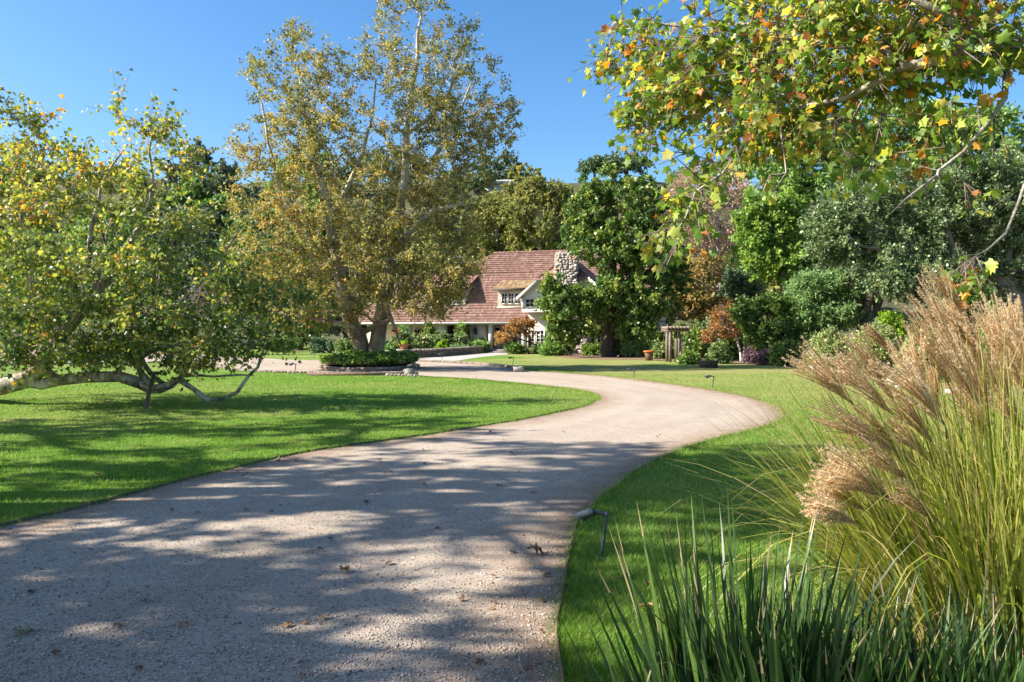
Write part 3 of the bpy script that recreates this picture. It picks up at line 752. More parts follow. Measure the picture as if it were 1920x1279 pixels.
# gabled cross wing
YG = -1.2
gl_ = hy(968, 559, YG - .35); gk = hy(1010, 522, YG - .35)
XC = hy(1058, 500, YG)[0]
ms = (gk[2] - gl_[2]) / (gk[0] - gl_[0])
zc = gl_[2] + ms * (XC - gl_[0]); zk = gk[2]
xr_ = 2 * XC - gl_[0]; kx2 = 2 * XC - gk[0]
y0 = YG - .35; y1 = YG - .35 + (zc - zk) * 0.9; yb = 6.0
cw = []
cw.append((np.array([(gl_[0], y0, gl_[2]), (gk[0], y0, zk), (XC, y1, zc), (XC, yb, zc), (gl_[0], yb, gl_[2])]), [(0, 1, 2, 3, 4)], 0))
cw.append((np.array([(xr_, y0, gl_[2]), (kx2, y0, zk), (XC, y1, zc), (XC, yb, zc), (xr_, yb, gl_[2])]), [(4, 3, 2, 1, 0)], 0))
cw.append((np.array([(gk[0] - .25, y0 - .1, zk - .12), (kx2 + .25, y0 - .1, zk - .12), (XC, y1, zc + .03)]), [(0, 1, 2)], 0))
up = np.array((0, 0, .12))
cw += [(p[0] + up, p[1], 0) for p in cw[:2]]
new_mesh('gable_roof', cw, M['tile'], False, house)
def board(a, b, t=.07, h=.24):
    a = np.array(a); b = np.array(b)
    V = np.array([a + (0, -t, -h), b + (0, -t, -h), b + (0, -t, .05), a + (0, -t, .05), a + (0, 0, -h), b + (0, 0, -h), b + (0, 0, .05), a + (0, 0, .05)])
    return (V, np.array([(0, 1, 2, 3), (7, 6, 5, 4), (3, 2, 6, 7), (0, 4, 5, 1), (0, 3, 7, 4), (1, 5, 6, 2)]), 0)
new_mesh('bargeboard', [board((gl_[0], y0, gl_[2]), (gk[0], y0, zk))], M['white'], False, house)
new_mesh('bargeboard', [board((kx2, y0, zk), (xr_, y0, gl_[2]))], M['white'], False, house)
zj = hy(985, 583, YG)[2]
wx0 = hy(979, 570, YG)[0]; wx1 = 2 * XC - wx0
zl2 = gl_[2] + ms * (wx0 - gl_[0])
new_mesh('gable_wall', [(np.array([(wx0, YG, zj), (wx1, YG, zj), (wx1, YG, zl2), (kx2, YG, zk), (gk[0], YG, zk), (wx0, YG, zl2)]), [(0, 1, 2, 3, 4, 5)], 0),
                        (np.array([(wx0, YG, zj), (wx0, YG, zl2), (wx0, 4, zl2), (wx0, 4, zj)]), [(0, 1, 2, 3)], 0),
                        (np.array([(wx0, YG, zj), (wx1, YG, zj), (wx1, 3, zj), (wx0, 3, zj)]), [(0, 1, 2, 3)], 0),
                        box(wx0, YG - .06, zj - .12, wx1, YG - .003, zj + .12), box(wx0 - .03, YG - .05, zj + .12, wx0 + .2, YG - .004, zl2 - .1)], M['white'], False, house)
YL = YG + .7
new_mesh('lower_wall', [box(wx0 + .3, YL, 0, wx1, YL + .25, zj), box(wx1 - .2, YL + .25, 0, wx1, 3, zj)], M['cream'], False, house)
for pxa, pxb, pa, pb, n in ((985, 997, 560, 577, 2),):
    window(hy(pxa, 570, YG)[0], hy(pxb + 6, 570, YG)[0], hy(980, pb, YG)[2], hy(980, pa, YG)[2], YG - .01, 2, 2)
for pxa, pxb in ((989, 1004), (1005, 1022), (1100, 1117), (1118, 1135)):
    window(hy(pxa, 640, YL)[0], hy(pxb, 640, YL)[0], hy(1000, 656, YL)[2], hy(1000, 619, YL)[2], YL - .01, 2, 5, .09, .045)
# stone chimneys
def stones_on(x0, x1, y0, y1, z0, z1, s=0.3):
    parts = [box(x0, y0, z0, x1, y1, z1, 1)]
    def face(u0, u1, fix, axis, sgn):
        z = z0 + s * .3
        while z < z1:
            u = u0 + rng.uniform(0, s * .3)
            while u < u1:
                w = s * rng.uniform(.55, 1.15)
                c = (u + w * .4, fix, z) if axis == 1 else (fix, u + w * .4, z)
                sz = (w * .55, s * .3, s * .42 * rng.uniform(.7, 1.1)) if axis == 1 else (s * .3, w * .55, s * .42 * rng.uniform(.7, 1.1))
                parts.append(stone(np.array(c) + rng.normal(0, .03, 3), sz, .25)); u += w * .95
            z += s * .62
    face(x0, x1, y0, 1, -1); face(y0, y1, x0, 0, -1); face(y0, y1, x1, 0, 1)
    for i in range(int((x1 - x0) * (y1 - y0) / (s * s) * 1.6)):
        parts.append(stone((rng.uniform(x0, x1), rng.uniform(y0, y1), z1), (s * .5, s * .5, s * .3), .25))
    return parts
c0, c1 = hy(1041, 520, -1.9), hy(1079, 520, -1.9)
zt = hy(1060, 473, -1.9)[2]
new_mesh('chimney', stones_on(c0[0], c1[0], -1.9, -.9, 3.2, zt) + stones_on(c0[0] - .15, c1[0] + .9, -2.0, -.85, 0, 3.2), [M['fieldstone'], M['mortar']], True, house)
r0 = hroof(850, 528); w0 = hy(841, 520, r0[1])[0]; w1 = hy(859, 520, r0[1])[0]
new_mesh('chimney', stones_on(w0, w1, r0[1], r0[1] + .8, r0[2] - .8, hy(850, 481, r0[1])[2], .26), [M['fieldstone'], M['mortar']], True, house)
# porch front
for pa, pb, m in ((822, 836, 'cream'), (874, 880, 'wood_dark'), (916, 922.5, 'white'), (978, 986, 'white'), (760, 770, 'cream'), (712, 720, 'cream')):
    yp = .3
    a, b = hy(pa, 630, yp)[0], hy(pb, 630, yp)[0]
    new_mesh('post', [box(a, yp, FZ, b, yp + max(.18, (b - a) * .7), ZE - .1), box(a - .04, yp - .04, FZ, b + .04, yp + .2, FZ + .12), box(a - .04, yp - .04, ZE - .25, b + .04, yp + .2, ZE - .15)], M[m], False, house)
for pa, pb in ((837, 851), (862, 873)):
    a, b = hy(pa, 640, YB)[0], hy(pb, 640, YB)[0]
    new_mesh('door', [box(a, YB - .06, FZ, b, YB - .01, ZE - .25)], M['darkdoor'], False, house)
for pa, pb in ((926, 940), (942, 956), (958, 972)):
    a, b = hy(pa, 640, YB)[0], hy(pb, 640, YB)[0]
    dd = new_mesh('door', [box(a, YB - .07, FZ, a + .12, YB - .01, ZE - .3), box(b - .12, YB - .07, FZ, b, YB - .01, ZE - .3), box(a + .12, YB - .07, FZ, b - .12, YB - .01, FZ + .45), box(a + .12, YB - .07, ZE - .42, b - .12, YB - .01, ZE - .3)], M['greytrim'], False, house)
    new_mesh('pane', [box(a + .12, YB - .05, FZ + .45, b - .12, YB - .04, ZE - .42)], M['glass'], False, dd)
for pa, pb in ((777, 789), (790, 801), (735, 747)):
    a, b = hy(pa, 640, YB)[0], hy(pb, 640, YB)[0]
    window(a, b, .8, 2.0, YB - .02, 2, 3, .07, .04, 'cream')
for px in (891, 814):
    q = hy(px, 622, .42)
    new_mesh('lantern', [lathe([(.01, .5), (.03, .42), (.1, .25), (.15, .2), (.15, -.12), (.1, -.2), (.0, -.2)], (q[0], q[1], q[2]), 8)], M['lampdark'], False, house)
for i in range(2):
    a, b = hy(916, 655, -.2)[0], hy(965, 655, -.2)[0]
    new_mesh('step', [box(a, -.45 * (2 - i) + .2, 0, b, .2, .14 * (i + 1) - .003 * i)], M['fieldstone'], False, house)
# wicker chair on the porch
q = hy(903, 650, .35)
wc = thing('porch_chair', 'dark rounded wicker chair on the porch beside the white post', 'chair', tuple(HO + np.array((ca * q[0] - sa * 0.35, sa * q[0] + ca * 0.35, 0))), None, HA)
a = np.linspace(0, np.pi, 11)
new_mesh('backrest', tube(np.stack((.42 * np.cos(a), 0.12 * np.ones(11), FZ + .5 + .42 * np.sin(a)), 1), .05, 6) + [(np.array([(.42 * np.cos(t), .14, FZ + .45 + .42 * np.sin(t)) for t in a] + [(.42 * np.cos(t), .1, FZ + .45 + .42 * np.sin(t)) for t in a]), np.array([tuple(range(11)), tuple(range(21, 10, -1))]), 0)], M['wicker'], False, wc)
new_mesh('seat', [box(-.4, -.3, FZ + .32, .4, .1, FZ + .45)], M['wicker'], False, wc)
for x in (-.36, .3):
    for y in (-.28, .04):
        new_mesh('leg', [box(x, y, FZ, x + .06, y + .06, FZ + .32)], M['wicker'], False, wc)

# ---------------------------------------------------------------- walls, planter, small garden things
def masonry(line, h, w, s=.3):
    """low rubble wall along a line"""
    parts = []
    line = crom(line, .5)
    st = strip(line, w, h - .06, 0); parts.append((st[0], st[1], 1))
    L = np.concatenate(([0], np.cumsum(np.linalg.norm(np.diff(line[:, :2], axis=0), axis=1))))
    t = np.gradient(line[:, :2], axis=0); t /= np.linalg.norm(t, axis=1)[:, None]
    z = s * .3
    while z < h:
        acc = rng.uniform(0, s)
        while acc < L[-1]:
            ww = s * rng.uniform(.7, 1.5)
            q = np.array([np.interp(acc, L, line[:, k]) for k in range(2)]); tt = np.array([np.interp(acc, L, t[:, k]) for k in range(2)]); nn = np.array((-tt[1], tt[0]))
            for sg in (-1, 1):
                c = q + nn * sg * w * .42
                parts.append(stone((c[0], c[1], z), (ww * .52, ww * .4 if abs(tt[0]) > .5 else ww * .52, s * .36), .2))
            acc += ww
        z += s * .62
    return parts
lw = [G(760, 671), G(800, 670), G(860, 665.5), G(918, 660)]
tag(new_mesh('garden_wall', masonry(lw, .5, .35), [M['wallstone'], M['mortar']], True), 'low stone retaining wall rising along the path to the porch steps', 'wall')
pb = G(757, 672.5)
pil = thing('stone_pillar', 'short square stone pillar at the end of the low garden wall', 'pillar', pb)
new_mesh('shaft', [box(-.33, -.33, 0, .33, .33, .5, 1)] + [stone((rng.uniform(-.33, .33), -.33, z), (.17, .06, .1)) for z in (.08, .24, .4) for _ in range(4)] + [stone((sg * .33, rng.uniform(-.3, .3), z), (.06, .17, .1)) for z in (.08, .24, .4) for sg in (-1, 1) for _ in range(3)], [M['wallstone'], M['mortar']], True, pil)
new_mesh('cap', [box(-.42, -.42, .5, .42, .42, .6)], M['concrete'], False, pil)
ur = thing('terracotta_bowl', 'orange terracotta bowl of plants on the short stone pillar', 'planter', pb + (0, 0, .6))
new_mesh('bowl', [lathe([(0, 0), (.14, 0), (.16, .03), (.27, .2), (.34, .3), (.36, .33), (.31, .33), (.25, .28), (0, .26)], (0, 0, 0), 20)], M['terracotta'], True, ur)
q = rng.normal(0, .12, (140, 3)) * (1, 1, .6) + (0, 0, .36)
new_mesh('foliage', [leaves(q, rng.normal(0, 1, (140, 3)) + (0, 0, 1), np.full(140, .12), 'kite', rng.random(140))], M['l_bright'], False, ur)

# round planter under the twin sycamore
PC = np.array(((694 - CX) / FPX * 36.2, 36.2, 0)); PA, PB = 2.03, 2.9
th = np.linspace(0, 2 * np.pi, 61)
ring = np.stack((PC[0] + PA * np.cos(th), PC[1] + PB * np.sin(th), 0 * th), 1)
tag(new_mesh('planter_wall', masonry(ring, .22, .26, .15), [M['wallstone'], M['mortar']], True), 'round low stone wall ringing the bed of the twin-trunked sycamore', 'wall')
th2 = th[:-1]
n = 9000
rr = np.sqrt(rng.random(n)); aa = rng.random(n) * 6.2832
lump = .12 * np.sin(aa * 5 + 1) + .1 * np.sin(aa * 11) + .1 * np.sin(rr * 9 + aa * 3)
q = np.stack((PC[0] + PA * rr * np.cos(aa) * 1.04, PC[1] + PB * rr * np.sin(aa) * 1.02, .3 + (np.sqrt(1 - rr ** 2 * .8) * .42 + lump * .6) * rng.random(n) ** .4), 1)
kind(new_mesh('groundcover', [leaves(q, rng.normal(0, .7, (n, 3)) + np.stack((np.cos(aa), np.sin(aa), 0 * aa), 1) * .6, rng.uniform(.09, .18, n), 'kite', rng.random(n), 1.0)], M['l_ivy']), 'stuff')
kind(new_mesh('soil_mound', [(np.vstack((ring[:-1] * (1, 1, 0) + (0, 0, .28), [PC + (0, 0, .4)])), [(i, (i + 1) % 60, 60) for i in range(60)], 0)], M['mulch']), 'structure')

def block(px, py, w, h, label, dep=.4):
    b = G(px, py); s = b[1] / FPX
    v, f = box(-w * s / 2, 0, 0, w * s / 2, dep, h * s)[:2]
    v = v + rng.normal(0, .015, v.shape)
    o = tag(new_mesh('stone_block', [(v, f, 0, np.full(6, .6))] + [stone((rng.uniform(-w * s / 2.4, w * s / 2.4), .0, rng.uniform(.05, h * s * .9)), (.1, .03, .07)) for _ in range(4)], M['concrete']), label, 'stone block')
    o.location = b
    return o
block(767, 706, 17, 13, 'pale square stone block at the lawn edge in front of the round planter', .45)
block(971, 698, 17, 10, 'grey stone block at the end of the court border, beside the bend of the drive', .5)
block(608, 679, 14, 8, 'brown stone block on the far court edge left of the round planter')
sl = G(660, 703.0)
tag(new_mesh('timber_curb', [box(-2.1, -.1, 0, 2.1, .1, .12)], M['wood_prop'], loc=None), 'long low timber curb between court gravel and lawn beside the pale block', 'curb').location = G(680, 704.2)

# path lights
def path_light(px, py, label, h=.29, lean=.05, rz=0.0, first=None):
    b = G(px, py)
    if first is not None:
        return copy_thing(first, b, rz, h / .29, label)
    o = thing('path_light', label, 'path light', b, 'small path lights along the lawn edges')
    top = np.array((lean * .9, 0, h))
    new_mesh('stem', tube([(0, 0, -.05), (lean * .5, 0, h * .5), top], .0125, 10) + [stone(top, (.02, .02, .02), .02)], M['lamp'], True, o)
    new_mesh('arm', tube([top, top + (-.05, 0, .012), top + (-.085, 0, .016)], [.014, .015, .018], 10), M['lamp'], True, o)
    new_mesh('collar', tube([top + (-.083, 0, .015), top + (-.1, 0, .014)], [.027, .029], 12), M['lampdark'], True, o)
    pr = tube([top + (-.1, 0, .016), top + (-.11, 0, .014), top + (-.15, 0, .0), top + (-.2, 0, -.018)], [.03, .034, .034, .033], 14, cap=False)
    v = pr[0][0]
    ring_ = v[-14:]
    ring_[:, 0] -= (ring_[:, 2] - ring_[:, 2].mean()) * 1.1
    new_mesh('lamp_head', pr + [(np.vstack((v[-14:] + (.03, 0, 0.004), v[-14:].mean(0) + (.03, 0, .004))), [(i, (i + 1) % 14, 14) for i in range(14)], 1)], [M['lamp'], M['lampdark']], True, o)
    return o
pl0 = path_light(1126, 1043, 'weathered grey path light nearest the camera, at the drive edge', .3)
for px, py, h, lb in ((1335, 729, .34, 'dark path light on the sunlit lawn right of the wide drive bend'),
                      (1187, 711, .34, 'path light on the lawn between the dark tree and the drive'),
                      (778, 708, .42, 'slim path light beside the pale block before the round planter'),
                      (961, 685, .36, 'path light in the shaded lawn corner behind the grey stone block'),
                      (828, 676, .36, 'path light beside the paved path, below the low garden wall'),
                      (552, 702, .38, 'dark path light on the gravel court edge left of the round planter'),
                      (588, 673, .34, 'path light on the far lawn behind the brown stone block')):
    path_light(px, py, lb, h, first=pl0)

# arbor
ab = G(1270, 679); s = ab[1] / FPX
arb = thing('garden_arbor', 'weathered wooden arbor with lattice side among the dark shrubs', 'arbor', ab)
aw, ah = 27 * s, 57 * s
for x in (-aw / 2, aw * .12):
    for y in (0, .9):
        new_mesh('post', [box(x - .07, y - .07, 0, x + .07, y + .07, ah)], M['arbor'], False, arb)
new_mesh('beam', [box(-aw / 2 - .3, -.07, ah, aw / 2 + .25, .07, ah + .14)], M['arbor'], False, arb)
new_mesh('beam', [box(-aw / 2 - .3, .83, ah, aw / 2 + .25, .97, ah + .14)], M['arbor'], False, arb)
for i in range(7):
    x = -aw / 2 - .2 + (aw + .35) * i / 6
    new_mesh('rafter', [box(x - .045, -.5, ah + .14, x + .045, 1.4, ah + .3)], M['arbor'], False, arb)
lat = []
for i in range(8):
    z = .15 + (ah - .5) * i / 8; lat.append(box(-aw * .1, -.03, z, aw / 2, .0, z + .05))
for i in range(5):
    x = -aw * .1 + (aw * .6 - .05) * i / 4; lat.append(box(x, -.05, .05, x + .05, -.03, ah - .4))
new_mesh('lattice', lat, M['arbor'], False, arb)
# pot with orange rim, dark round tub, white boulders
b = G(1217, 676); s = b[1] / FPX
pt = thing('garden_pot', 'tall brown pot with bright orange rim between shrubs', 'pot', b)
new_mesh('body', [lathe([(0, 0), (.2, 0), (.24, .3), (.27, 16 * s), (0, 16 * s)], (0, 0, 0), 18)], M['potbrown'], True, pt)
new_mesh('rim', [lathe([(.26, 15 * s), (.33, 15.5 * s), (.34, 18 * s), (.3, 18.5 * s), (.25, 17 * s)], (0, 0, 0), 18)], M['orange'], True, pt)
b = G(1328, 689.5); s = b[1] / FPX
tb = thing('garden_tub', 'wide dark round wooden tub on pebbles at the lawn edge', 'tub', b)
rr_ = 17.5 * s
new_mesh('body', [lathe([(rr_ * .97, 0), (rr_, 7 * s), (rr_, 13.5 * s), (rr_ * .9, 13.5 * s), (rr_ * .9, 11 * s), (0, 11 * s)], (0, 0, 0), 24)], M['tub'], False, tb)
new_mesh('hoop', [lathe([(rr_ * 1.0, 3 * s), (rr_ * 1.02, 3.2 * s), (rr_ * 1.02, 4.2 * s), (rr_ * 1.0, 4.4 * s)], (0, 0, 0), 24)], M['lampdark'], False, tb)
q = rng.normal(0, .05, (40, 3)) + (-.02, 0, 13.5 * s)
new_mesh('seedling', [leaves(q, rng.normal(0, .5, (40, 3)) + (0, 0, 1), np.full(40, .12), 'kite', rng.random(40))], M['l_bright'], False, tb)
for px, py, w, lb in ((1530, 696, .34, 'large white boulder at the lawn corner beside the leaning citrus tree'), (1668, 722, .22, 'white boulder on the soil bed edge seen between grass plumes'),
                      (1690, 727, .16, 'small white stone right next to another on the soil bed edge'), (1785, 738, .2, 'white boulder on the bed edge behind the tallest plumes'), (1745, 735, .15, 'little white stone before the right hand green hedge')):
    o = tag(new_mesh('boulder', [stone((0, 0, w * .3), (w, w * .7, w * .5), .2)], M['whitestone'], True), lb, 'boulder')
    o.location = G(px, py)

# hillside house far away and the roof by the palm
hh = P(212, 326, 215)
fh = thing('hilltop_house', 'small white hilltop house with flat dark roof behind left treetops', 'house', hh)
new_mesh('wall', [box(-4, 0, -6, 5, 6, 1.2)], M['white'], False, fh)
new_mesh('roof', [box(-6, -1, 1.2, 6, 7, 1.9)], M['wood_dark'], False, fh)
new_mesh('window', [box(-2.5, -.05, -.9, 1.5, -.01, .7)], M['glass'], False, fh)
hh = P(941, 341, 190)
fh = thing('hillside_house', 'grey roofed house on the hillside beside a palm, mostly hidden', 'house', hh)
new_mesh('wall', [box(-4, 0, -5, 4, 5, -.5)], M['greytrim'], False, fh)
new_mesh('roof', [(np.array([(-5, -.6, -.5), (5, -.6, -.5), (3, 2.5, 1), (-3, 2.5, 1), (-5, 5.6, -.5), (5, 5.6, -.5)]), [(0, 1, 2, 3), (3, 2, 5, 4)], 0), (np.array([(-5, -.6, -.5), (-3, 2.5, 1), (-5, 5.6, -.5)]), [(0, 1, 2)], 0)], M['gutter'], False, fh)

# ---------------------------------------------------------------- trees
def crown(px, py, rx, ry, d, n, k=12, dep=None, lump=(.28, .5), shell=.33, main=.72):
    """lumpy crown filling the photo ellipse (px, py, rx, ry) at distance d"""
    dep = dep or rx / FPX * d * .9
    bl = [(px, py, rx * main, ry * main, d, dep * main)]
    for i in range(k):
        a = 6.2832 * (i + rng.uniform(-.3, .3)) / k; s = rng.uniform(*lump); z = rng.uniform(-.7, .7)
        e = math.sqrt(1 - z * z * .6)
        bl.append((px + math.cos(a) * rx * (1 - s) * e, py + math.sin(a) * ry * (1 - s) * e, rx * s, ry * s, d + z * dep * (1 - s), dep * s, 1.6))
    return sample_blobs(bl, n, shell)
def lim(pts, d, r0, r1):
    return ([P(p[0], p[1], p[2] if len(p) > 2 else d) for p in pts], r0, r1)

rng = np.random.default_rng(21)
# twin-trunked sycamore in the round planter
D = 36.2
tg = sample_blobs([(690, 310, 210, 180, D, 3.6, .9), (790, 110, 105, 120, D + .5, 2.8, .8), (555, 190, 100, 130, D - .5, 2.6, 1.0), (880, 235, 95, 115, D + 1, 2.6, .9), (540, 420, 100, 130, D - 1, 3, 1.1),
                   (760, 480, 130, 115, D - .5, 3, 1.1), (840, 510, 60, 55, D - 2.5, 1.5, 1.6), (820, 320, 110, 110, D, 2.6, .8), (610, 520, 120, 85, D - 1, 3, 1.1), (850, 400, 75, 70, D + 1, 2.4, 1.0), (545, 75, 28, 42, D, 1.2, .7), (868, 70, 28, 60, D, 1.5, .7), (760, -10, 80, 60, D, 2.2, .8),
                   (700, 110, 60, 60, D, 1.8, .7), (475, 290, 40, 50, D - 1, 1.4, .8), (925, 235, 45, 40, D + 1, 1.3, .8), (800, 550, 75, 45, D - 2, 1.6, 1.4), (690, 570, 70, 35, D - 1.5, 2, .8), (490, 500, 60, 80, D - 2, 2, 1.3),
                   (480, 120, 25, 40, D, 1, .6), (900, 140, 25, 35, D, 1, .6), (620, 130, 50, 60, D, 2, .6), (660, 440, 200, 90, D, 3.4, .8), (540, 590, 70, 35, D - 2, 1.8, 1.5), (800, 200, 90, 80, D, 2.2, .6), (590, 300, 70, 70, D, 2, .7)], 1180, .42)
def syc_tint(t):
    px = t[:, 0] / t[:, 1] * FPX + CX; py = HZ - (t[:, 2] - EYE) / t[:, 1] * FPX
    return .42 + .16 * np.exp(-((px - 560) ** 2 / 110 ** 2 + (py - 440) ** 2 / 130 ** 2)) + .07 * np.sin(px * .03) * np.cos(py * .025)
base = np.array((PC[0], PC[1], .2))
tree_args = dict(part='trunk')
tree('sycamore_tree', 'tall twin-trunked sycamore with sparse yellowing crown in the round stone planter', 'tree', (base[0], base[1], 0.0), tg, M['l_syc'], M['bark_twin'], 8, .68, 10, .125, 'kite', R0=.3, rtip=.014, twr=.006, up=.15, step=.7,
     limbs=[lim([(684, 700), (682, 668), (674, 640), (662, 612), (650, 575), (640, 525), (630, 470), (617, 410), (607, 350), (590, 290), (575, 230), (562, 150)], D, .4, .05),
            lim([(684, 694), (701, 664), (706, 640), (712, 610), (722, 570), (735, 505), (745, 440), (752, 380), (760, 320), (765, 250), (770, 180), (782, 100), (790, 30)], D - .1, .38, .05),
            lim([(712, 608), (690, 616), (668, 630), (652, 636)], D - .3, .16, .07), lim([(735, 505), (770, 435), (810, 395), (870, 382)], D - .6, .17, .05),
            lim([(752, 375), (790, 330), (830, 270), (862, 215), (885, 150)], D + .4, .15, .04), lim([(765, 250), (800, 225), (835, 190), (868, 110)], D + .2, .12, .04),
            lim([(640, 525), (590, 465), (540, 385), (512, 300), (492, 200)], D - .5, .16, .04), lim([(662, 612), (610, 598), (560, 590), (520, 605)], D - 1, .13, .04),
            lim([(712, 608), (735, 600), (746, 622), (752, 650)], D - .5, .14, .05), lim([(722, 570), (780, 545), (830, 540)], D - 1, .13, .04), lim([(617, 410), (660, 330), (690, 250), (705, 150)], D + .6, .13, .04)],
     tintfn=None if False else (lambda t: syc_tint(t + base * (1, 1, 0))), leafspread=.2, droop=.15, wander=.1)

rng = np.random.default_rng(22)
# low spreading sycamore at the left
D = 18.0
def pd(px): return D
tg = sample_blobs([(60, 325, 105, 65, D + 1, 1.6, .85), (230, 335, 120, 50, D, 1.4, .85), (285, 255, 60, 40, D, 1.1, .6), (365, 290, 45, 35, D, 1, .55), (292, 185, 12, 20, D, .4, .7), (70, 235, 42, 32, D + 1, .8, .6), (15, 215, 35, 40, D + 1, .8, .6),
                   (210, 205, 18, 26, D, .5, .6), (375, 215, 12, 14, D, .4, .6), (80, 400, 130, 38, D + .8, 2, 1.1), (260, 420, 120, 32, D - .2, 1.8, 1.1), (390, 430, 50, 30, D, 1, .7), (90, 485, 150, 38, D - .4, 2.4, 1.3), (290, 505, 140, 36, D - .5, 2, 1.3), (430, 520, 60, 34, D - .3, 1.3, .9),
                   (120, 575, 180, 34, D - .2, 2.2, 1.5), (330, 590, 120, 32, D - .5, 1.6, 1.4), (480, 585, 50, 40, D - .4, 1.1, .8), (180, 640, 210, 30, D, 2, 1.7), (400, 640, 90, 28, D - .3, 1.4, 1.3), (-90, 450, 110, 200, D + 1, 2.2, .8), (-40, 170, 40, 40, D + 1, .8, .5),
                   (545, 555, 28, 18, D - .4, .6, .7), (490, 640, 40, 35, D - .3, .9, 1.0), (470, 445, 22, 30, D, .6, .6), (30, 672, 90, 20, D - .8, .8, 1.4), (160, 665, 90, 16, D - .6, .8, 1.2), (340, 672, 60, 14, D - .3, .6, 1.0)], 490, .5)
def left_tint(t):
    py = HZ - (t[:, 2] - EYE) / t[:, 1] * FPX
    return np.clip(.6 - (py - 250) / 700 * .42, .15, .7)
base = np.array((-13.3, 19.6, 0.0))
tree('sycamore_tree', 'low spreading sycamore with pale limbs sweeping near the lawn at the left', 'tree', base, tg, M['l_left'], M['bark_syc2'], 7, .6, 9, .096, 'maple', R0=.07, rtip=.008, twr=.005, step=.4, wander=.12,
     limbs=[([base + (0, 0, -.2), base + (.3, -.6, .3), P(0, 722, D), P(45, 714, D), P(80, 690, D), P(100, 640, D), P(150, 590, D), P(200, 520, D), P(250, 450, D), P(282, 390, D), P(284, 330, D), P(283, 285, D), P(287, 235, D)], .3, .008),
            lim([(45, 714), (75, 718), (110, 713), (160, 707), (225, 706), (255, 715), (285, 727), (312, 724), (335, 712)], D, .095, .07), lim([(255, 715), (280, 731), (306, 733), (322, 722)], D + .15, .13, .08),
            lim([(335, 712), (360, 728), (390, 750), (420, 748), (445, 735), (460, 706), (482, 690), (496, 655), (500, 610)], D - .2, .065, .025), lim([(335, 712), (355, 690), (390, 668), (425, 640), (440, 610)], D + .1, .06, .025),
            lim([(312, 722), (290, 705), (270, 685), (262, 660), (265, 630)], D + .2, .07, .03), lim([(285, 722), (262, 700), (258, 680), (262, 655)], D - .1, .075, .035), lim([(262, 672), (290, 656), (330, 648), (375, 655), (400, 650)], D + .5, .06, .025),
            lim([(345, 705), (375, 700), (400, 705), (445, 702), (475, 704)], D + .6, .035, .02), lim([(80, 690), (40, 660), (0, 690), (-60, 700)], D - .6, .1, .05),
            lim([(100, 640), (140, 600), (165, 560), (190, 510), (200, 440)], D - .7, .08, .03), lim([(200, 640), (280, 600), (345, 555), (392, 518), (430, 460), (450, 430)], D - .4, .07, .025), lim([(100, 640), (60, 540), (40, 430), (60, 330), (66, 270)], D + .9, .12, .01),
            lim([(150, 590), (170, 450), (190, 350), (240, 270)], D + .5, .08, .02)],
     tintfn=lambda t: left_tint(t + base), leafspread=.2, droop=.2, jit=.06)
pr = thing('prop_pole', 'slanting dark wooden pole propping the low sycamore limb', 'prop', G(271, 766))
tp = P(289, 700, D - .1) - G(271, 766)
new_mesh('pole', tube([(0, 0, -.1), tp * .5, tp], [.045, .042, .04], 8), M['wood_prop'], True, pr)
new_mesh('saddle', [box(tp[0] - .12, tp[1] - .06, tp[2] - .03, tp[0] + .12, tp[1] + .06, tp[2] + .04)], M['wood_prop'], False, pr)
b = G(342, 684)
st_ = thing('tree_stump', 'dark leafy stump on the lawn behind the low sycamore branches', 'stump', b)
new_mesh('body', tube([(0, 0, -.1), (0, 0, .1), (.03, 0, .6), (-.02, 0, 1.0)], [.36, .28, .23, .25], 10, rough=.08), M['bark_dark'], True, st_)
q = rng.normal(0, .3, (220, 3)) * (1, 1, .8) + (-.15, 0, .9)
new_mesh('foliage', [leaves(q, rng.normal(0, 1, (220, 3)), np.full(220, .17), 'kite', rng.random(220))], M['l_dark'], False, st_)

rng = np.random.default_rng(23)
# overhanging sycamore at the upper right
tg = sample_blobs([(1450, 60, 220, 60, 7.4, .9), (1310, 160, 105, 80, 8, .8, 1.2), (1560, 130, 200, 80, 6.8, .8, .9), (1790, 80, 160, 80, 6.2, .7, .8), (1245, 120, 75, 80, 8.4, .7), (1390, 235, 90, 40, 7.4, .5, .9), (1268, 430, 30, 25, 6.4, .25, 1.2), (1310, 355, 30, 30, 6.6, .3, .6),
                   (1640, 225, 170, 30, 6.3, .5, .5), (1810, 225, 90, 40, 6, .5, .35), (1885, 420, 25, 25, 5.6, .3, .6), (1128, 50, 14, 8, 8.6, .2, 1), (1190, 60, 40, 40, 8.5, .4, .7), (1215, 190, 40, 40, 8.4, .4), (1215, 250, 18, 18, 8.2, .3), (1700, 0, 230, 50, 6.4, .9), (1815, 480, 16, 10, 5.6, .15, 1.2),
                   (2060, 80, 120, 140, 6.2, 1.0, .3), (1600, -110, 400, 50, 7, 1.4, .4), (1440, 340, 15, 20, 6.6, .2, .4), (1680, 300, 60, 25, 6.2, .3, .5), (1335, 300, 60, 35, 6.9, .4, .7), (1295, 385, 35, 40, 6.5, .3, .8), (1380, 310, 35, 25, 6.8, .3, .6), (1600, 290, 150, 30, 6.4, .5, .25), (1830, 320, 50, 40, 6, .4, .25), (1160, 110, 25, 40, 8.5, .3, .7), (1480, 220, 110, 40, 7, .5, 1)], 600, .5)
base = np.array((5.9, 6.8, 0.0))
LA = [(1945, 110, 6.4), (1890, 95, 6.2), (1840, 86, 5.9), (1760, 112, 6), (1700, 120, 6.1), (1650, 152, 6.2), (1580, 185, 6.4), (1500, 207, 6.7), (1420, 228, 7), (1350, 250, 7.3)]
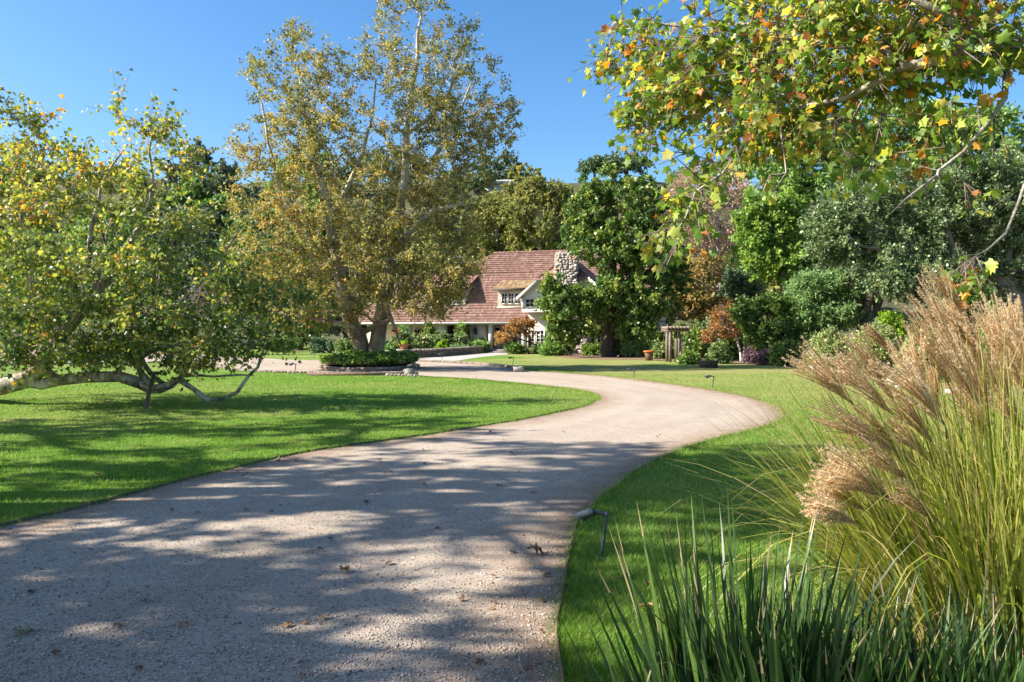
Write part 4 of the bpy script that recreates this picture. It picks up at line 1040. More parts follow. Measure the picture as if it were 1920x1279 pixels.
tree('sycamore_tree', 'overhanging sycamore with large green and orange leaves arching in above the grass plumes', 'tree', base, tg, M['l_near'], M['bark_limb'], 4, .34, 4, .082, 'maple', R0=.05, rtip=.004, twr=.0025, twigmat=M['twig'], step=.25, wander=.12,
     limbs=[([base + (0, 0, -.2), base + (.05, 0, 1.5), base + (-.3, -.2, 2.8)] + [P(*q) for q in LA], .075, .014),
            lim([(1890, 95, 6.2), (1888, 180, 6), (1852, 232, 5.9), (1805, 285, 5.9), (1765, 320, 5.9), (1755, 340, 5.9)], 0, .025, .01), lim([(1420, 228, 7), (1395, 270, 6.9), (1350, 322, 6.7), (1302, 362, 6.5), (1280, 415, 6.3), (1255, 448, 6.2)], 0, .016, .006),
            lim([(1700, 120, 6.1), (1600, 70, 6.5), (1480, 50, 7), (1340, 45, 7.8), (1220, 50, 8.3), (1150, 60, 8.4)], 0, .03, .008), lim([(1945, 110, 6.4), (1940, 250, 6), (1915, 385, 5.7), (1878, 432, 5.6), (1850, 470, 5.6)], 0, .022, .008),
            lim([(1840, 86, 5.9), (1750, 20, 5.8), (1620, -40, 6), (1450, -60, 6.6)], 0, .03, .012), lim([(1500, 207, 6.7), (1430, 150, 7.3), (1330, 90, 8)], 0, .025, .008), lim([(1460, 218, 6.9), (1470, 330, 6.5), (1450, 360, 6.4)], 0, .012, .006), lim([(1755, 330, 5.8), (1700, 375, 5.7), (1670, 400, 5.6)], 0, .012, .006)],
     tintfn=lambda t: .47 + rng.normal(0, .14, len(t)), leafspread=.22, droop=.75, jit=.05, up=.35)

rng = np.random.default_rng(24)
# two shade trees beside the photographer, on the left
def shade(cx, cy, n, name_label, zt=10.8, zb=5.0, sd=1):
    global rng
    rng = np.random.default_rng(sd)
    bl = [(cx + rng.uniform(-2.2, 2.2), cy + rng.uniform(-2.6, 2.6), rng.uniform(zb, zt), rng.uniform(1.0, 1.7), rng.uniform(.8, 1.5), rng.uniform(.8, 1.4)) for _ in range(17 if zt < 11 else 26)]
    tgt = world_blobs(bl, n, .4)
    return tree('shade_tree', name_label, 'tree', (cx - .5, cy, 0), tgt, M['l_left'], M['bark_syc'], 5, .6, 8, .2, 'kite', R0=.3, rtip=.014, step=.6, group='shade trees beside the near drive', droop=.1)
SL_ = 'broad sycamore casting dappled shade on the gravel drive'
shade(-12.6, 1.2, 95, SL_, 8.5, 5, 51)
shade(-12.4, 3.4, 145, SL_, 8.8, 5, 52)
shade(-12.0, 7.0, 190, SL_, 12.6, 5, 53)
shade(-12.6, 6.3, 95, SL_, 12.6, 9.3, 55)
shade(-15.5, 12.2, 120, SL_, 10.8, 5, 54)
rng = np.random.default_rng(25)
# dark rounded tree before the house
D = 54.5
tg = np.vstack((crown(1163, 415, 116, 100, D, 430, 14), crown(1062, 572, 55, 40, D - 1.5, 95, 8), crown(1170, 575, 105, 62, D - 1, 230, 8), crown(1185, 505, 85, 50, D - .5, 110, 7), crown(1070, 620, 50, 25, D - 1.5, 50, 5), crown(1250, 520, 48, 70, D, 80, 6), crown(1040, 535, 22, 26, D - 2, 22, 4)))
tree('broadleaf_tree', 'dense dark green round tree on the lawn in front of the stone chimney', 'tree', G(1141, 669), tg, M['l_dark'], M['bark_dark'], 6, .45, 11, .22, 'kite', R0=.45, rtip=.018, step=.8, twr=.008, up=.2,
     limbs=[([G(1141, 669) + (0, 0, -.2)] + [P(*p, D) for p in ((1140, 660), (1141, 625), (1143, 590), (1148, 540), (1150, 480), (1155, 420), (1160, 360))], .55, .08)] + [lim(l, D, .2, .06) for l in ([(1143, 590), (1110, 560), (1070, 545)], [(1145, 560), (1190, 510), (1210, 450), (1225, 400)], [(1150, 500), (1120, 440), (1105, 390)], [(1143, 600), (1190, 575), (1240, 560)])], clus=.55)

rng = np.random.default_rng(26)
# yellow green sycamores rising behind the house
for px, py, rx, ry, d, lb in ((930, 432, 70, 78, 98, 'yellow green sycamore behind the roof, close beside the tall sparse crown'), (1012, 418, 72, 90, 94, 'tallest yellow green sycamore behind the middle of the house roof'), (1065, 432, 60, 74, 100, 'yellow green sycamore behind the stone chimney and dark round tree')):
    tg = crown(px, py, rx, ry, d, 300, 12)
    tree('sycamore_tree', lb, 'tree', ((px - CX) / FPX * d, d, 0), tg, M['l_olive'], M['bark_syc'], 5, .9, 9, .36, 'kite', R0=.4, rtip=.03, step=1.2, twr=.015, clus=.4, droop=.1, group='yellow green sycamores behind the house')
# autumn trees right of the house
D = 76
tg = crown(1335, 410, 95, 105, D, 420, 12)
tree('bare_tree', 'nearly bare pinkish brown tree rising right of the dark round tree', 'tree', ((1345 - CX) / FPX * D, D, 0), tg, M['l_pink'], M['bark_pale'], 8, 1.2, 3, .26, 'kite', R0=.3, rtip=.025, step=1.0, twr=.014, limbs=[([np.array(((1350 - CX) / FPX * D, D, -.2))] + [P(*p, D) for p in ((1352, 600), (1350, 500), (1345, 420), (1340, 350))], .4, .08)])
D = 64
tg = np.vstack((crown(1325, 535, 65, 65, D, 200, 9), crown(1280, 560, 40, 40, D, 60, 5)))
tree('sycamore_tree', 'golden autumn sycamore with white branches behind the wooden arbor', 'tree', ((1355 - CX) / FPX * D, D, 0), tg, M['l_yel'], M['bark_syc2'], 5, .6, 7, .24, 'kite', R0=.28, rtip=.02, step=.8, twr=.012)
# right hand woods
D = 60
tg = np.vstack((crown(1540, 300, 130, 100, D + 6, 380, 12), crown(1690, 275, 150, 100, D + 8, 420, 12), crown(1850, 290, 120, 90, D + 7, 300, 10)))
tree('broadleaf_tree', 'tall mid green tree standing behind the grey oak at the right', 'tree', ((1600 - CX) / FPX * (D + 7), D + 7, 0), tg, M['l_mid'], M['bark_dark'], 6, .9, 9, .3, 'kite', R0=.5, rtip=.03, step=1.1, twr=.012, clus=.6)
D = 52
tg = np.vstack((crown(1450, 440, 78, 100, D, 300, 11), crown(1500, 500, 60, 50, D - 1, 100, 7)))
tree('broadleaf_tree', 'fresh light green tree between the bare pinkish tree and the grey oak', 'tree', G(1480, 672), tg, M['l_lime'], M['bark_grey'], 6, .6, 9, .23, 'kite', R0=.35, rtip=.02, step=.8, twr=.01, droop=.15, clus=.6)
D = 38
tg = np.vstack((crown(1660, 420, 135, 120, D + 1, 420, 13), crown(1830, 380, 120, 110, D, 330, 11), crown(1570, 440, 60, 70, D + 1, 110, 7), crown(1730, 520, 100, 45, D - 1, 170, 8), crown(1900, 480, 60, 110, D, 140, 7), crown(2020, 400, 90, 120, D, 120, 7)))
ob = np.array(((1925 - CX) / FPX * D, D, 0))
tree('oak_tree', 'large grey green oak with crooked dark limbs behind the grass plumes', 'tree', ob, tg, M['l_oak'], M['bark_grey'], 7, .55, 10, .155, 'kite', R0=.4, rtip=.016, step=.6, twr=.008, clus=.45,
     limbs=[([ob + (0, 0, -.2), P(1925, 620, D), P(1905, 565, D), P(1880, 525, D), P(1850, 500, D), P(1800, 512, D), P(1760, 492, D), P(1710, 482, D), P(1650, 470, D)], .42, .06), lim([(1880, 525), (1888, 480), (1895, 440), (1890, 380)], D, .25, .06), lim([(1800, 512), (1780, 450), (1760, 380)], D, .14, .04), lim([(1890, 440), (1840, 400), (1800, 350)], D, .13, .04)])
D = 44
for px, lean, lb in ((1652, -12, 'dark leaning oak trunk in front of the pale hillside gap'), (1612, 25, 'slim crooked oak trunk between feathery shrub and lime hedge')):
    tb_ = np.array(((px - CX) / FPX * D, D, 0))
    tg = crown(px + lean * 2, 470, 60, 60, D, 110, 6)
    tree('oak_tree', lb, 'tree', tb_, tg, M['l_oak'], M['bark_dark'], 6, .5, 9, .16, 'kite', R0=.22, rtip=.016, step=.7, limbs=[([tb_ + (0, 0, -.1), P(px + 2, 620, D), P(px + lean * .5, 580, D), P(px + lean, 540, D), P(px + lean * 1.6, 500, D)], .24, .1), lim([(px + lean * .5, 580), (px - lean * .7, 540), (px - lean, 500)], D, .14, .06)])
D = 45
tg = np.vstack((crown(1545, 570, 68, 58, D, 260, 10), crown(1590, 560, 35, 50, D, 70, 5), crown(1510, 610, 50, 40, D, 80, 5)))
tree('feathery_tree', 'feathery light green shrubby tree behind the round citrus tree', 'tree', G(1545, 679), tg, M['l_willow'], M['bark_grey'], 7, .6, 14, .26, 'slim', R0=.15, rtip=.012, step=.6, twr=.006, droop=.1, up=.2)
D = 41
tg = np.vstack((crown(1445, 605, 58, 55, D, 220, 10), crown(1400, 590, 25, 30, D, 40, 4), crown(1480, 640, 25, 22, D, 30, 4)))
cb = G(1502, 683.5)
tree('citrus_tree', 'round glossy citrus tree on a leaning dark trunk at the lawn edge', 'tree', cb, tg, M['l_dark'], M['bark_dark'], 6, .35, 10, .17, 'kite', R0=.16, rtip=.01, step=.5, limbs=[([cb + (0, 0, -.1), P(1503, 668, D), P(1496, 650, D), P(1475, 628, D), P(1450, 605, D)], .19, .06)], clus=.5)
D = 58
tg = crown(1390, 535, 38, 32, D, 130, 7)
tree('conifer_tree', 'small blue green dark tree between golden sycamore and light green tree', 'tree', G(1392, 667), tg, M['l_pine'], M['bark_dark'], 6, .5, 9, .2, 'kite', R0=.2, rtip=.015, step=.7)
D = 46
tg = np.vstack((crown(1366, 608, 34, 30, D, 60, 8), crown(1335, 628, 14, 14, D, 14, 3)))
ob_ = G(1389, 678.5)
tree('small_maple', 'small orange autumn tree on slim white stems near the round tub', 'tree', ob_, tg, M['l_orange'], M['bark_pale'], 6, .4, 8, .125, 'kite', R0=.07, rtip=.01, step=.5, limbs=[([ob_, P(1388, 655, D), P(1380, 630, D), P(1368, 605, D)], .06, .03), ([ob_ + (.12, 0, 0), P(1395, 650, D), P(1396, 620, D)], .05, .02)])
D = 62
tg = np.vstack((crown(975, 615, 32, 17, D, 60, 8, dep=1.3), crown(945, 633, 18, 11, D - .3, 24, 5, dep=.9), crown(993, 604, 14, 10, D, 14, 4, dep=.8)))
mb = G(994, 663.7)
tree('small_maple', 'little orange brown maple beside the front steps of the house', 'tree', mb, tg, M['l_orange'], M['bark_dark'], 6, .3, 6, .15, 'kite', R0=.1, rtip=.012, step=.4, limbs=[([mb, P(994, 650, D), P(994, 632, D), P(985, 620, D)], .1, .04), lim([(994, 642), (980, 637), (960, 632)], D, .05, .025)], tintfn=lambda t: np.clip(.35 + .0 * t[:, 0] - t[:, 0] * .18, .1, .9), leafspread=.2)

rng = np.random.default_rng(27)
# shrubs along the house and the beds
for a in (
    ('rose_bush', 'red flowering rose bush left of the terracotta bowl', 'rose bush', 752, 664, 40, 46, 'l_rose', dict(n=70, flowers=('petal_red', 9, .09))),
    ('rose_bush', 'pink flowering rose bush right behind the terracotta bowl', 'rose bush', 792, 664, 44, 36, 'l_rose', dict(n=80, flowers=('petal_pink', 10, .07))),
    ('rose_bush', 'tall leggy rose bush before the cream porch pillar', 'rose bush', 826, 663, 44, 42, 'l_rose', dict(n=90, flowers=('petal_pink', 5, .06))),
    ('rose_bush', 'pale rose bush before the vine with bare stems', 'rose bush', 862, 663, 36, 34, 'l_rose', dict(n=70, flowers=('petal_pink', 3, .06))),
    ('shrub', 'small bright lime shrub in front of the tall leggy rose', 'shrub', 830, 664.5, 18, 22, 'l_bright', dict(n=50)),
    ('shrub', 'low grey green shrub spilling over the garden wall', 'shrub', 862, 663.5, 38, 12, 'l_willow', dict(n=70)),
    ('shrub', 'green leafy shrub at the porch step end of the garden wall', 'shrub', 900, 661.5, 36, 22, 'l_mid', dict(n=80)),
    ('shrub', 'low leafy shrub at the foot of the red rose bush', 'shrub', 726, 665.5, 46, 18, 'l_ivy', dict(n=80)),
    ('shrub', 'pale green shrub just right of the twin sycamore trunks', 'shrub', 715, 664, 24, 30, 'l_rose', dict(n=60)),
    ('climbing_vine', 'dark green vine wrapping a porch post left of the cream pillar', 'vine', 805, 662, 22, 58, 'l_dark', dict(n=90)),
    ('climbing_vine', 'sparse vine with bare grey stems climbing the dark porch post', 'vine', 866, 661, 24, 58, 'l_mid', dict(n=60, ntw=4, bark='bark_pale')),
    ('climbing_vine', 'green climber on the porch below the left dormer', 'vine', 757, 662, 20, 52, 'l_mid', dict(n=70)),
    ('shrub', 'low yellow green shrub at the foot of the orange maple', 'shrub', 968, 664, 40, 18, 'l_ivy', dict(n=80)),
    ('shrub', 'low shrub below the tall multi-paned corner windows', 'shrub', 1008, 664, 26, 16, 'l_rose', dict(n=60)),
    ('shrub', 'tall green and yellow shrub against the stone chimney base', 'shrub', 1048, 666, 52, 62, 'l_dark', dict(n=170, clus=.5)),
    ('shrub', 'strappy low plants in front of the chimney shrub', 'shrub', 1035, 667, 40, 18, 'l_mid', dict(n=70, tpl='slim', lsize=.35)),
    ('shrub', 'small leafy shrub left of the dark tree trunk below house windows', 'shrub', 1110, 667, 36, 20, 'l_ivy', dict(n=70)),
    ('shrub', 'feathery olive green shrub right of the dark tree trunk', 'shrub', 1192, 670, 52, 36, 'l_willow', dict(n=140, tpl='slim', lsize=.28)),
    ('shrub', 'dark shrub beside the trunk under the dark round tree', 'shrub', 1162, 669, 30, 30, 'l_scrub', dict(n=90)),
    ('shrub', 'low variegated shrub between orange rimmed pot and arbor', 'shrub', 1242, 673, 36, 26, 'l_rose', dict(n=90)),
    ('shrub', 'tall dark shrub behind the orange rimmed pot', 'shrub', 1225, 666, 60, 48, 'l_dark', dict(n=130)),
    ('shrub', 'dark shrub crowding the right side of the wooden arbor', 'shrub', 1303, 674, 44, 58, 'l_dark', dict(n=150)),
    ('shrub', 'tall bluish dark shrub behind the round tub', 'shrub', 1330, 672, 50, 66, 'l_pine', dict(n=150)),
    ('shrub', 'low broad leaved plant at the foot of the arbor', 'shrub', 1292, 683, 30, 14, 'l_dark', dict(n=60)),
    ('shrub', 'light flowering shrub just behind the round tub', 'shrub', 1346, 682, 30, 32, 'l_rose', dict(n=90)),
    ('shrub', 'dark hedge shrub left of the slim white stems', 'shrub', 1368, 676, 44, 34, 'l_dark', dict(n=110)),
    ('hedge_shrub', 'tall dark hedge mass behind the wooden arbor and round tub', 'hedge', 1310, 668, 150, 62, 'l_dark', dict(n=260, d=60)),
    ('hedge_shrub', 'dark hedge mass behind slim white stems and purple shrub', 'hedge', 1415, 672, 120, 60, 'l_dark', dict(n=200, d=56)),
    ('shrub', 'purple leaved shrub beneath the orange autumn tree', 'shrub', 1416, 682, 26, 28, 'l_purple', dict(n=90)),
    ('shrub', 'brownish sparse shrub between purple shrub and citrus tree', 'shrub', 1436, 685, 30, 26, 'l_purple', dict(n=50)),
    ('shrub', 'dark green shrub under the round citrus tree', 'shrub', 1472, 686, 50, 40, 'l_dark', dict(n=130)),
    ('shrub', 'small lime plant beside the large white boulder', 'shrub', 1520, 691, 18, 14, 'l_bright', dict(n=40)),
    ('hedge_shrub', 'pale green loose hedge shrub right of the citrus trunk', 'hedge', 1560, 693, 76, 70, 'l_pale', dict(n=260, lsize=.12)),
    ('hedge_shrub', 'broad pale green shrub behind the leftmost grass plumes', 'hedge', 1640, 704, 100, 90, 'l_pale', dict(n=320, lsize=.11)),
    ('hedge_shrub', 'rounded mid green shrub in the soil bed behind the plumes', 'hedge', 1745, 716, 120, 100, 'l_pale', dict(n=320, lsize=.11)),
    ('hedge_shrub', 'bushy green shrub on the right edge behind the tallest plumes', 'hedge', 1880, 722, 130, 130, 'l_mid', dict(n=320, lsize=.11)),
    ('hedge_shrub', 'upright bright lime hedge below the oak trunks', 'hedge', 1668, 684, 70, 102, 'l_bright', dict(n=260, lsize=.14, d=41)),
    ('hedge_shrub', 'wide bright green hedge behind the tall grass plumes', 'hedge', 1755, 684, 110, 104, 'l_bright', dict(n=330, lsize=.14, d=40)),
    ('shrub', 'large dark shrub mass under the oak behind the right plumes', 'shrub', 1830, 690, 110, 150, 'l_dark', dict(n=300, lsize=.16, d=37)),
    ('shrub', 'low green shrub on the far lawn left of the twin trunks', 'shrub', 650, 663, 50, 24, 'l_rose', dict(n=90)),
    ('shrub', 'dark bluish shrub on the far lawn under the sycamore limb', 'shrub', 605, 662, 70, 26, 'l_pine', dict(n=130)),
    ('shrub', 'low dark hedge at the far lawn end behind hanging leaves', 'shrub', 530, 660, 90, 30, 'l_dark', dict(n=140)),
):
    nm, lb, ct, px, py, w, h, lm, kw = a
    kw.setdefault('lsize', .17); kw.setdefault('nlf', 6); kw.setdefault('ntw', 6)
    bush(nm, lb, ct, px, py, w, h, lm, **kw)

# dark trees beyond the court at the left
for px, py, rx, ry, d, lm, lb in ((470, 520, 75, 125, 78, 'l_dark', 'dark evergreen tree showing between the low and the tall sycamores'), (560, 560, 70, 90, 74, 'l_dark', 'dark broad tree behind the left limbs of the tall sycamore'),
                              (330, 505, 80, 130, 82, 'l_scrub', 'grey green tree beyond the court behind the low sycamore'), (200, 500, 100, 125, 85, 'l_mid', 'mid green tree beyond the court behind the middle of the low sycamore'),
                              (60, 540, 110, 100, 80, 'l_dark', 'dark tree beyond the court at the left edge'), (650, 560, 60, 80, 84, 'l_scrub', 'shadowy tree beside the left end of the house')):
    tg = crown(px, py, rx, ry, d, 230, 9)
    tree('broadleaf_tree', lb, 'tree', ((px - CX) / FPX * d, d, 0), tg, M[lm], M['bark_dark'], 6, .9, 8, .34, 'kite', R0=.4, rtip=.03, step=1.1, twr=.014, clus=.6)
tg = crown(392, 560, 34, 36, 60, 110, 6)
tree('bare_tree', 'small bare purplish grey shrub tree glimpsed through the low sycamore', 'tree', ((392 - CX) / FPX * 60, 60, 0), tg, M['l_purple'], M['bark_pale'], 9, .6, 1, .15, 'kite', R0=.12, rtip=.012, step=.6, twr=.008)

rng = np.random.default_rng(28)
# trees of the hillside
def far_tree(lb, nm, x, y, w, h, lm, n=60, lsize=.8, trunk=.25, cat='tree', group=None, z=None, k=7, nlf=6):
    z = float(hill_z(x, y)) if z is None else z
    bl = [(x, y, z + h * (trunk + (1 - trunk) * .5), w * .36, w * .36, h * (1 - trunk) * .42)]
    for i in range(k):
        a = rng.uniform(0, 6.28); s = rng.uniform(.16, .3)
        bl.append((x + math.cos(a) * w * (.5 - s * .8), y + math.sin(a) * w * (.5 - s * .8), z + h * (trunk + (1 - trunk) * rng.uniform(.2, .88)), w * s, w * s, h * s * .8))
    tg = world_blobs(bl, n, .3)
    return tree(nm, lb, cat, (x, y, z - .3), tg, M[lm], M['bark_dark'], 5, w * .1, nlf, lsize, 'kite', R0=w * .035, rtip=w * .004, step=w * .15, twr=w * .0015, group=group, clus=.6)
for px, py_t, d, w, lm, lb, tr, hh_ in ((372, 268, 205, 10, 'l_scrub', 'tall grey green conical tree on the hill skyline left of the tall sycamore', .05, 18), (420, 300, 210, 9, 'l_scrub', 'dark round skyline tree next to the conical hill tree', .1, 11),
                                   (918, 292, 200, 6, 'l_scrub', 'dark skyline tree behind the right edge of the tall sycamore crown', .2, 9), (955, 288, 205, 7, 'l_scrub', 'open headed skyline tree standing alone above the house', .25, 9),
                                   (1115, 297, 215, 9, 'l_pine', 'small open skyline pine above the dark round tree', .5, 8), (1178, 297, 215, 15, 'l_pine', 'flat topped umbrella pine on the skyline', .6, 8.5),
                                   (20, 300, 205, 8, 'l_scrub', 'dark skyline tree at the left edge behind yellow leaves', .1, 10), (85, 318, 212, 8, 'l_scrub', 'low dark skyline bush left of the white hilltop house', .1, 5)):
    x = (px - CX) / FPX * d; ztop = EYE + (HZ - py_t) / FPX * d
    far_tree(lb, 'skyline_tree', x, d, w, hh_, lm, 110, .75 if w > 8 else .6, tr, z=ztop - hh_)
b = P(957, 368, 185)
pm = thing('palm_tree', 'pale fan palm on the hillside beside the grey roofed house', 'tree', b)
new_mesh('trunk', tube([(0, 0, -4), (0, 0, 1)], .25, 8), M['bark_grey'], True, pm)
q = np.tile((0, 0, 1.2), (160, 1)) + rng.normal(0, .2, (160, 3))
new_mesh('crown', [leaves(q, rng.normal(0, 1, (160, 3)) + (0, 0, .4), rng.uniform(2, 3.2, 160), 'slim', rng.random(160))], M['l_olive'], False, pm)
protos = [far_tree(lb, 'hillside_tree', 0, 150, w, h, lm, 90, ls, .12, z=0, group='trees scattered over the dry hillside') for lb, w, h, lm, ls in
          (('rounded grey green oak among others on the dry hillside', 9, 8, 'l_scrub', .75), ('olive yellow sycamore among others on the hillside behind the house', 10, 13, 'l_olive', .8), ('dark green rounded tree among others on the hillside', 8, 9, 'l_mid', .7), ('low grey scrub bush among others on the dry hillside', 6, 4, 'l_scrub', .6))]
spots = []
for px, d in [(260, 165), (300, 150), (350, 172), (385, 185), (425, 150), (470, 165), (310, 178), (440, 190), (395, 150), (455, 178), (590, 145), (640, 120), (340, 205), (250, 140), (5, 190), (390, 200), (-40, 150), (30, 118), (130, 130), (230, 120), (280, 160), (330, 150), (370, 175), (430, 165), (410, 130), (470, 140), (520, 175), (560, 130), (610, 160), (650, 190), (690, 140), (730, 170), (770, 200), (800, 140), (840, 175), (870, 150), (900, 190), (930, 150), (880, 125), (985, 165), (1060, 150), (1210, 160), (1245, 120), (1270, 195), (1310, 150),
              (1350, 185), (1400, 130), (1430, 170), (1480, 190), (1530, 120), (1570, 160), (1640, 140), (1700, 175), (1760, 130), (1830, 165), (320, 190), (450, 195), (480, 112), (740, 118), (820, 112), (600, 200), (700, 205), (1020, 135), (1150, 140), (1330, 112), (1440, 115), (540, 205), (250, 195), (160, 175), (60, 170), (1610, 190), (1380, 205)]:
    x = (px - CX) / FPX * d
    k = (1 if d < 130 or (850 < px < 1250 and d < 185) else 0 if rng.random() < .5 else 2 if rng.random() < .55 else 3)
    if px < 320: k = 3 if rng.random() < .7 else 0
    spots.append((k, x, d))
used = set()
for k, x, d in spots:
    z = float(hill_z(x, d)) - .4
    if k not in used:
        protos[k].location = (x, d, z); protos[k].rotation_euler = (0, 0, rng.uniform(0, 6)); used.add(k)
    else:
        copy_thing(protos[k], (x, d, z), rng.uniform(0, 6.28), rng.uniform(.75, 1.25))

rng = np.random.default_rng(29)
# ---------------------------------------------------------------- foreground plants
def blade_strip(p0, d0, L, w, bend, nseg=6, twist=0.0, side=None):
    """N arching blades: base points, start directions, lengths, widths, downward bend"""
    n = len(p0); V = np.zeros((n, nseg + 1, 2, 3)); p = p0.copy(); d = unit(d0)
    s = unit(np.cross(d, np.array((0, 0, 1.0)) + rng.normal(0, .25, (n, 3)))) if side is None else unit(side)
    for i in range(nseg + 1):
        t = i / nseg
        ww = (w * (1 - t ** 2.2) * (.55 + .45 * min(1, t * 4)) + .0004)[:, None] * .5
        V[:, i, 0] = p - s * ww; V[:, i, 1] = p + s * ww
        d = unit(d + np.stack((0 * bend, 0 * bend, -bend), 1) / nseg * (.4 + 1.4 * t))
        p = p + d * (L / nseg)[:, None]
    V = V.reshape(n, -1, 3); k = np.arange(nseg) * 2
    f = np.stack((k, k + 1, k + 3, k + 2), 1)
    return V.reshape(-1, 3), (np.arange(n)[:, None, None] * V.shape[1] + f[None]).reshape(-1, 4), nseg
def strap_clump(x, y, n, lo, hi, label, lean=(0, 0), sp=.3):
    o = thing('strap_leaf_plant', label, 'plant', (x, y, 0), 'dark strap-leaved plants in the front bed')
    a = rng.uniform(0, 6.28, n); r = np.sqrt(rng.random(n)) * .2
    p0 = np.stack((np.cos(a) * r * 1.4, np.sin(a) * r, 0 * a), 1)
    d = np.stack((np.cos(a) * sp + lean[0] + rng.normal(0, .1, n), np.sin(a) * sp * .7 + lean[1] + rng.normal(0, .08, n), np.ones(n)), 1)
    L = rng.uniform(lo, hi, n); w = rng.uniform(.015, .029, n)
    side = np.stack((np.cos(a + rng.normal(0, .8, n) + 1.57), np.sin(a + rng.normal(0, .8, n) + 1.57), 0 * a), 1)
    V, F, ns = blade_strip(p0, d, L, w, np.where(rng.random(n) < .07, rng.uniform(.9, 2.4, n), rng.uniform(0, .28, n)), 7, side=side)
    ti = np.where(rng.random(n) < .03, .97, rng.random(n) * .9)
    T = np.repeat(ti, ns).reshape(n, ns); T[:, -1] = np.where(rng.random(n) < .2, .99, T[:, -1])
    new_mesh('leaves', [(V, F, 0, T.ravel())], M['strap'], False, o)
    m = max(3, n // 14)
    q = p0[:m] + rng.normal(0, .05, (m, 3)) * (1, 1, 0); dd = d[:m] + rng.normal(0, .25, (m, 3))
    V, F, ns = blade_strip(q, dd, rng.uniform(.35, .75, m) * hi, np.full(m, .012), rng.uniform(1.2, 2.6, m), 9)
    new_mesh('dry_leaves', [(V, F, 0, np.full(len(F), .995))], M['strap'], False, o)
    return o
strap_clump(.66, 2.8, 85, .35, .66, 'loose strap-leaved clump nearest the gravel edge', (-.08, 0))
strap_clump(.86, 3.0, 190, .5, .98, 'tall dense strap-leaved clump with the highest green blades', (0, .02), .22)
strap_clump(1.02, 2.75, 170, .4, .84, 'dense strap-leaved clump in front of the highest blades', (.02, 0))
strap_clump(1.25, 2.95, 160, .38, .74, 'strap-leaved clump mid bed with crossing slanted blades', (.05, 0))
strap_clump(1.5, 2.8, 160, .38, .78, 'strap-leaved clump just in front of the yellow green reed blades', (.0, 0))
strap_clump(1.75, 2.75, 150, .35, .7, 'strap-leaved clump at the right, under arching reed blades', (-.05, 0))

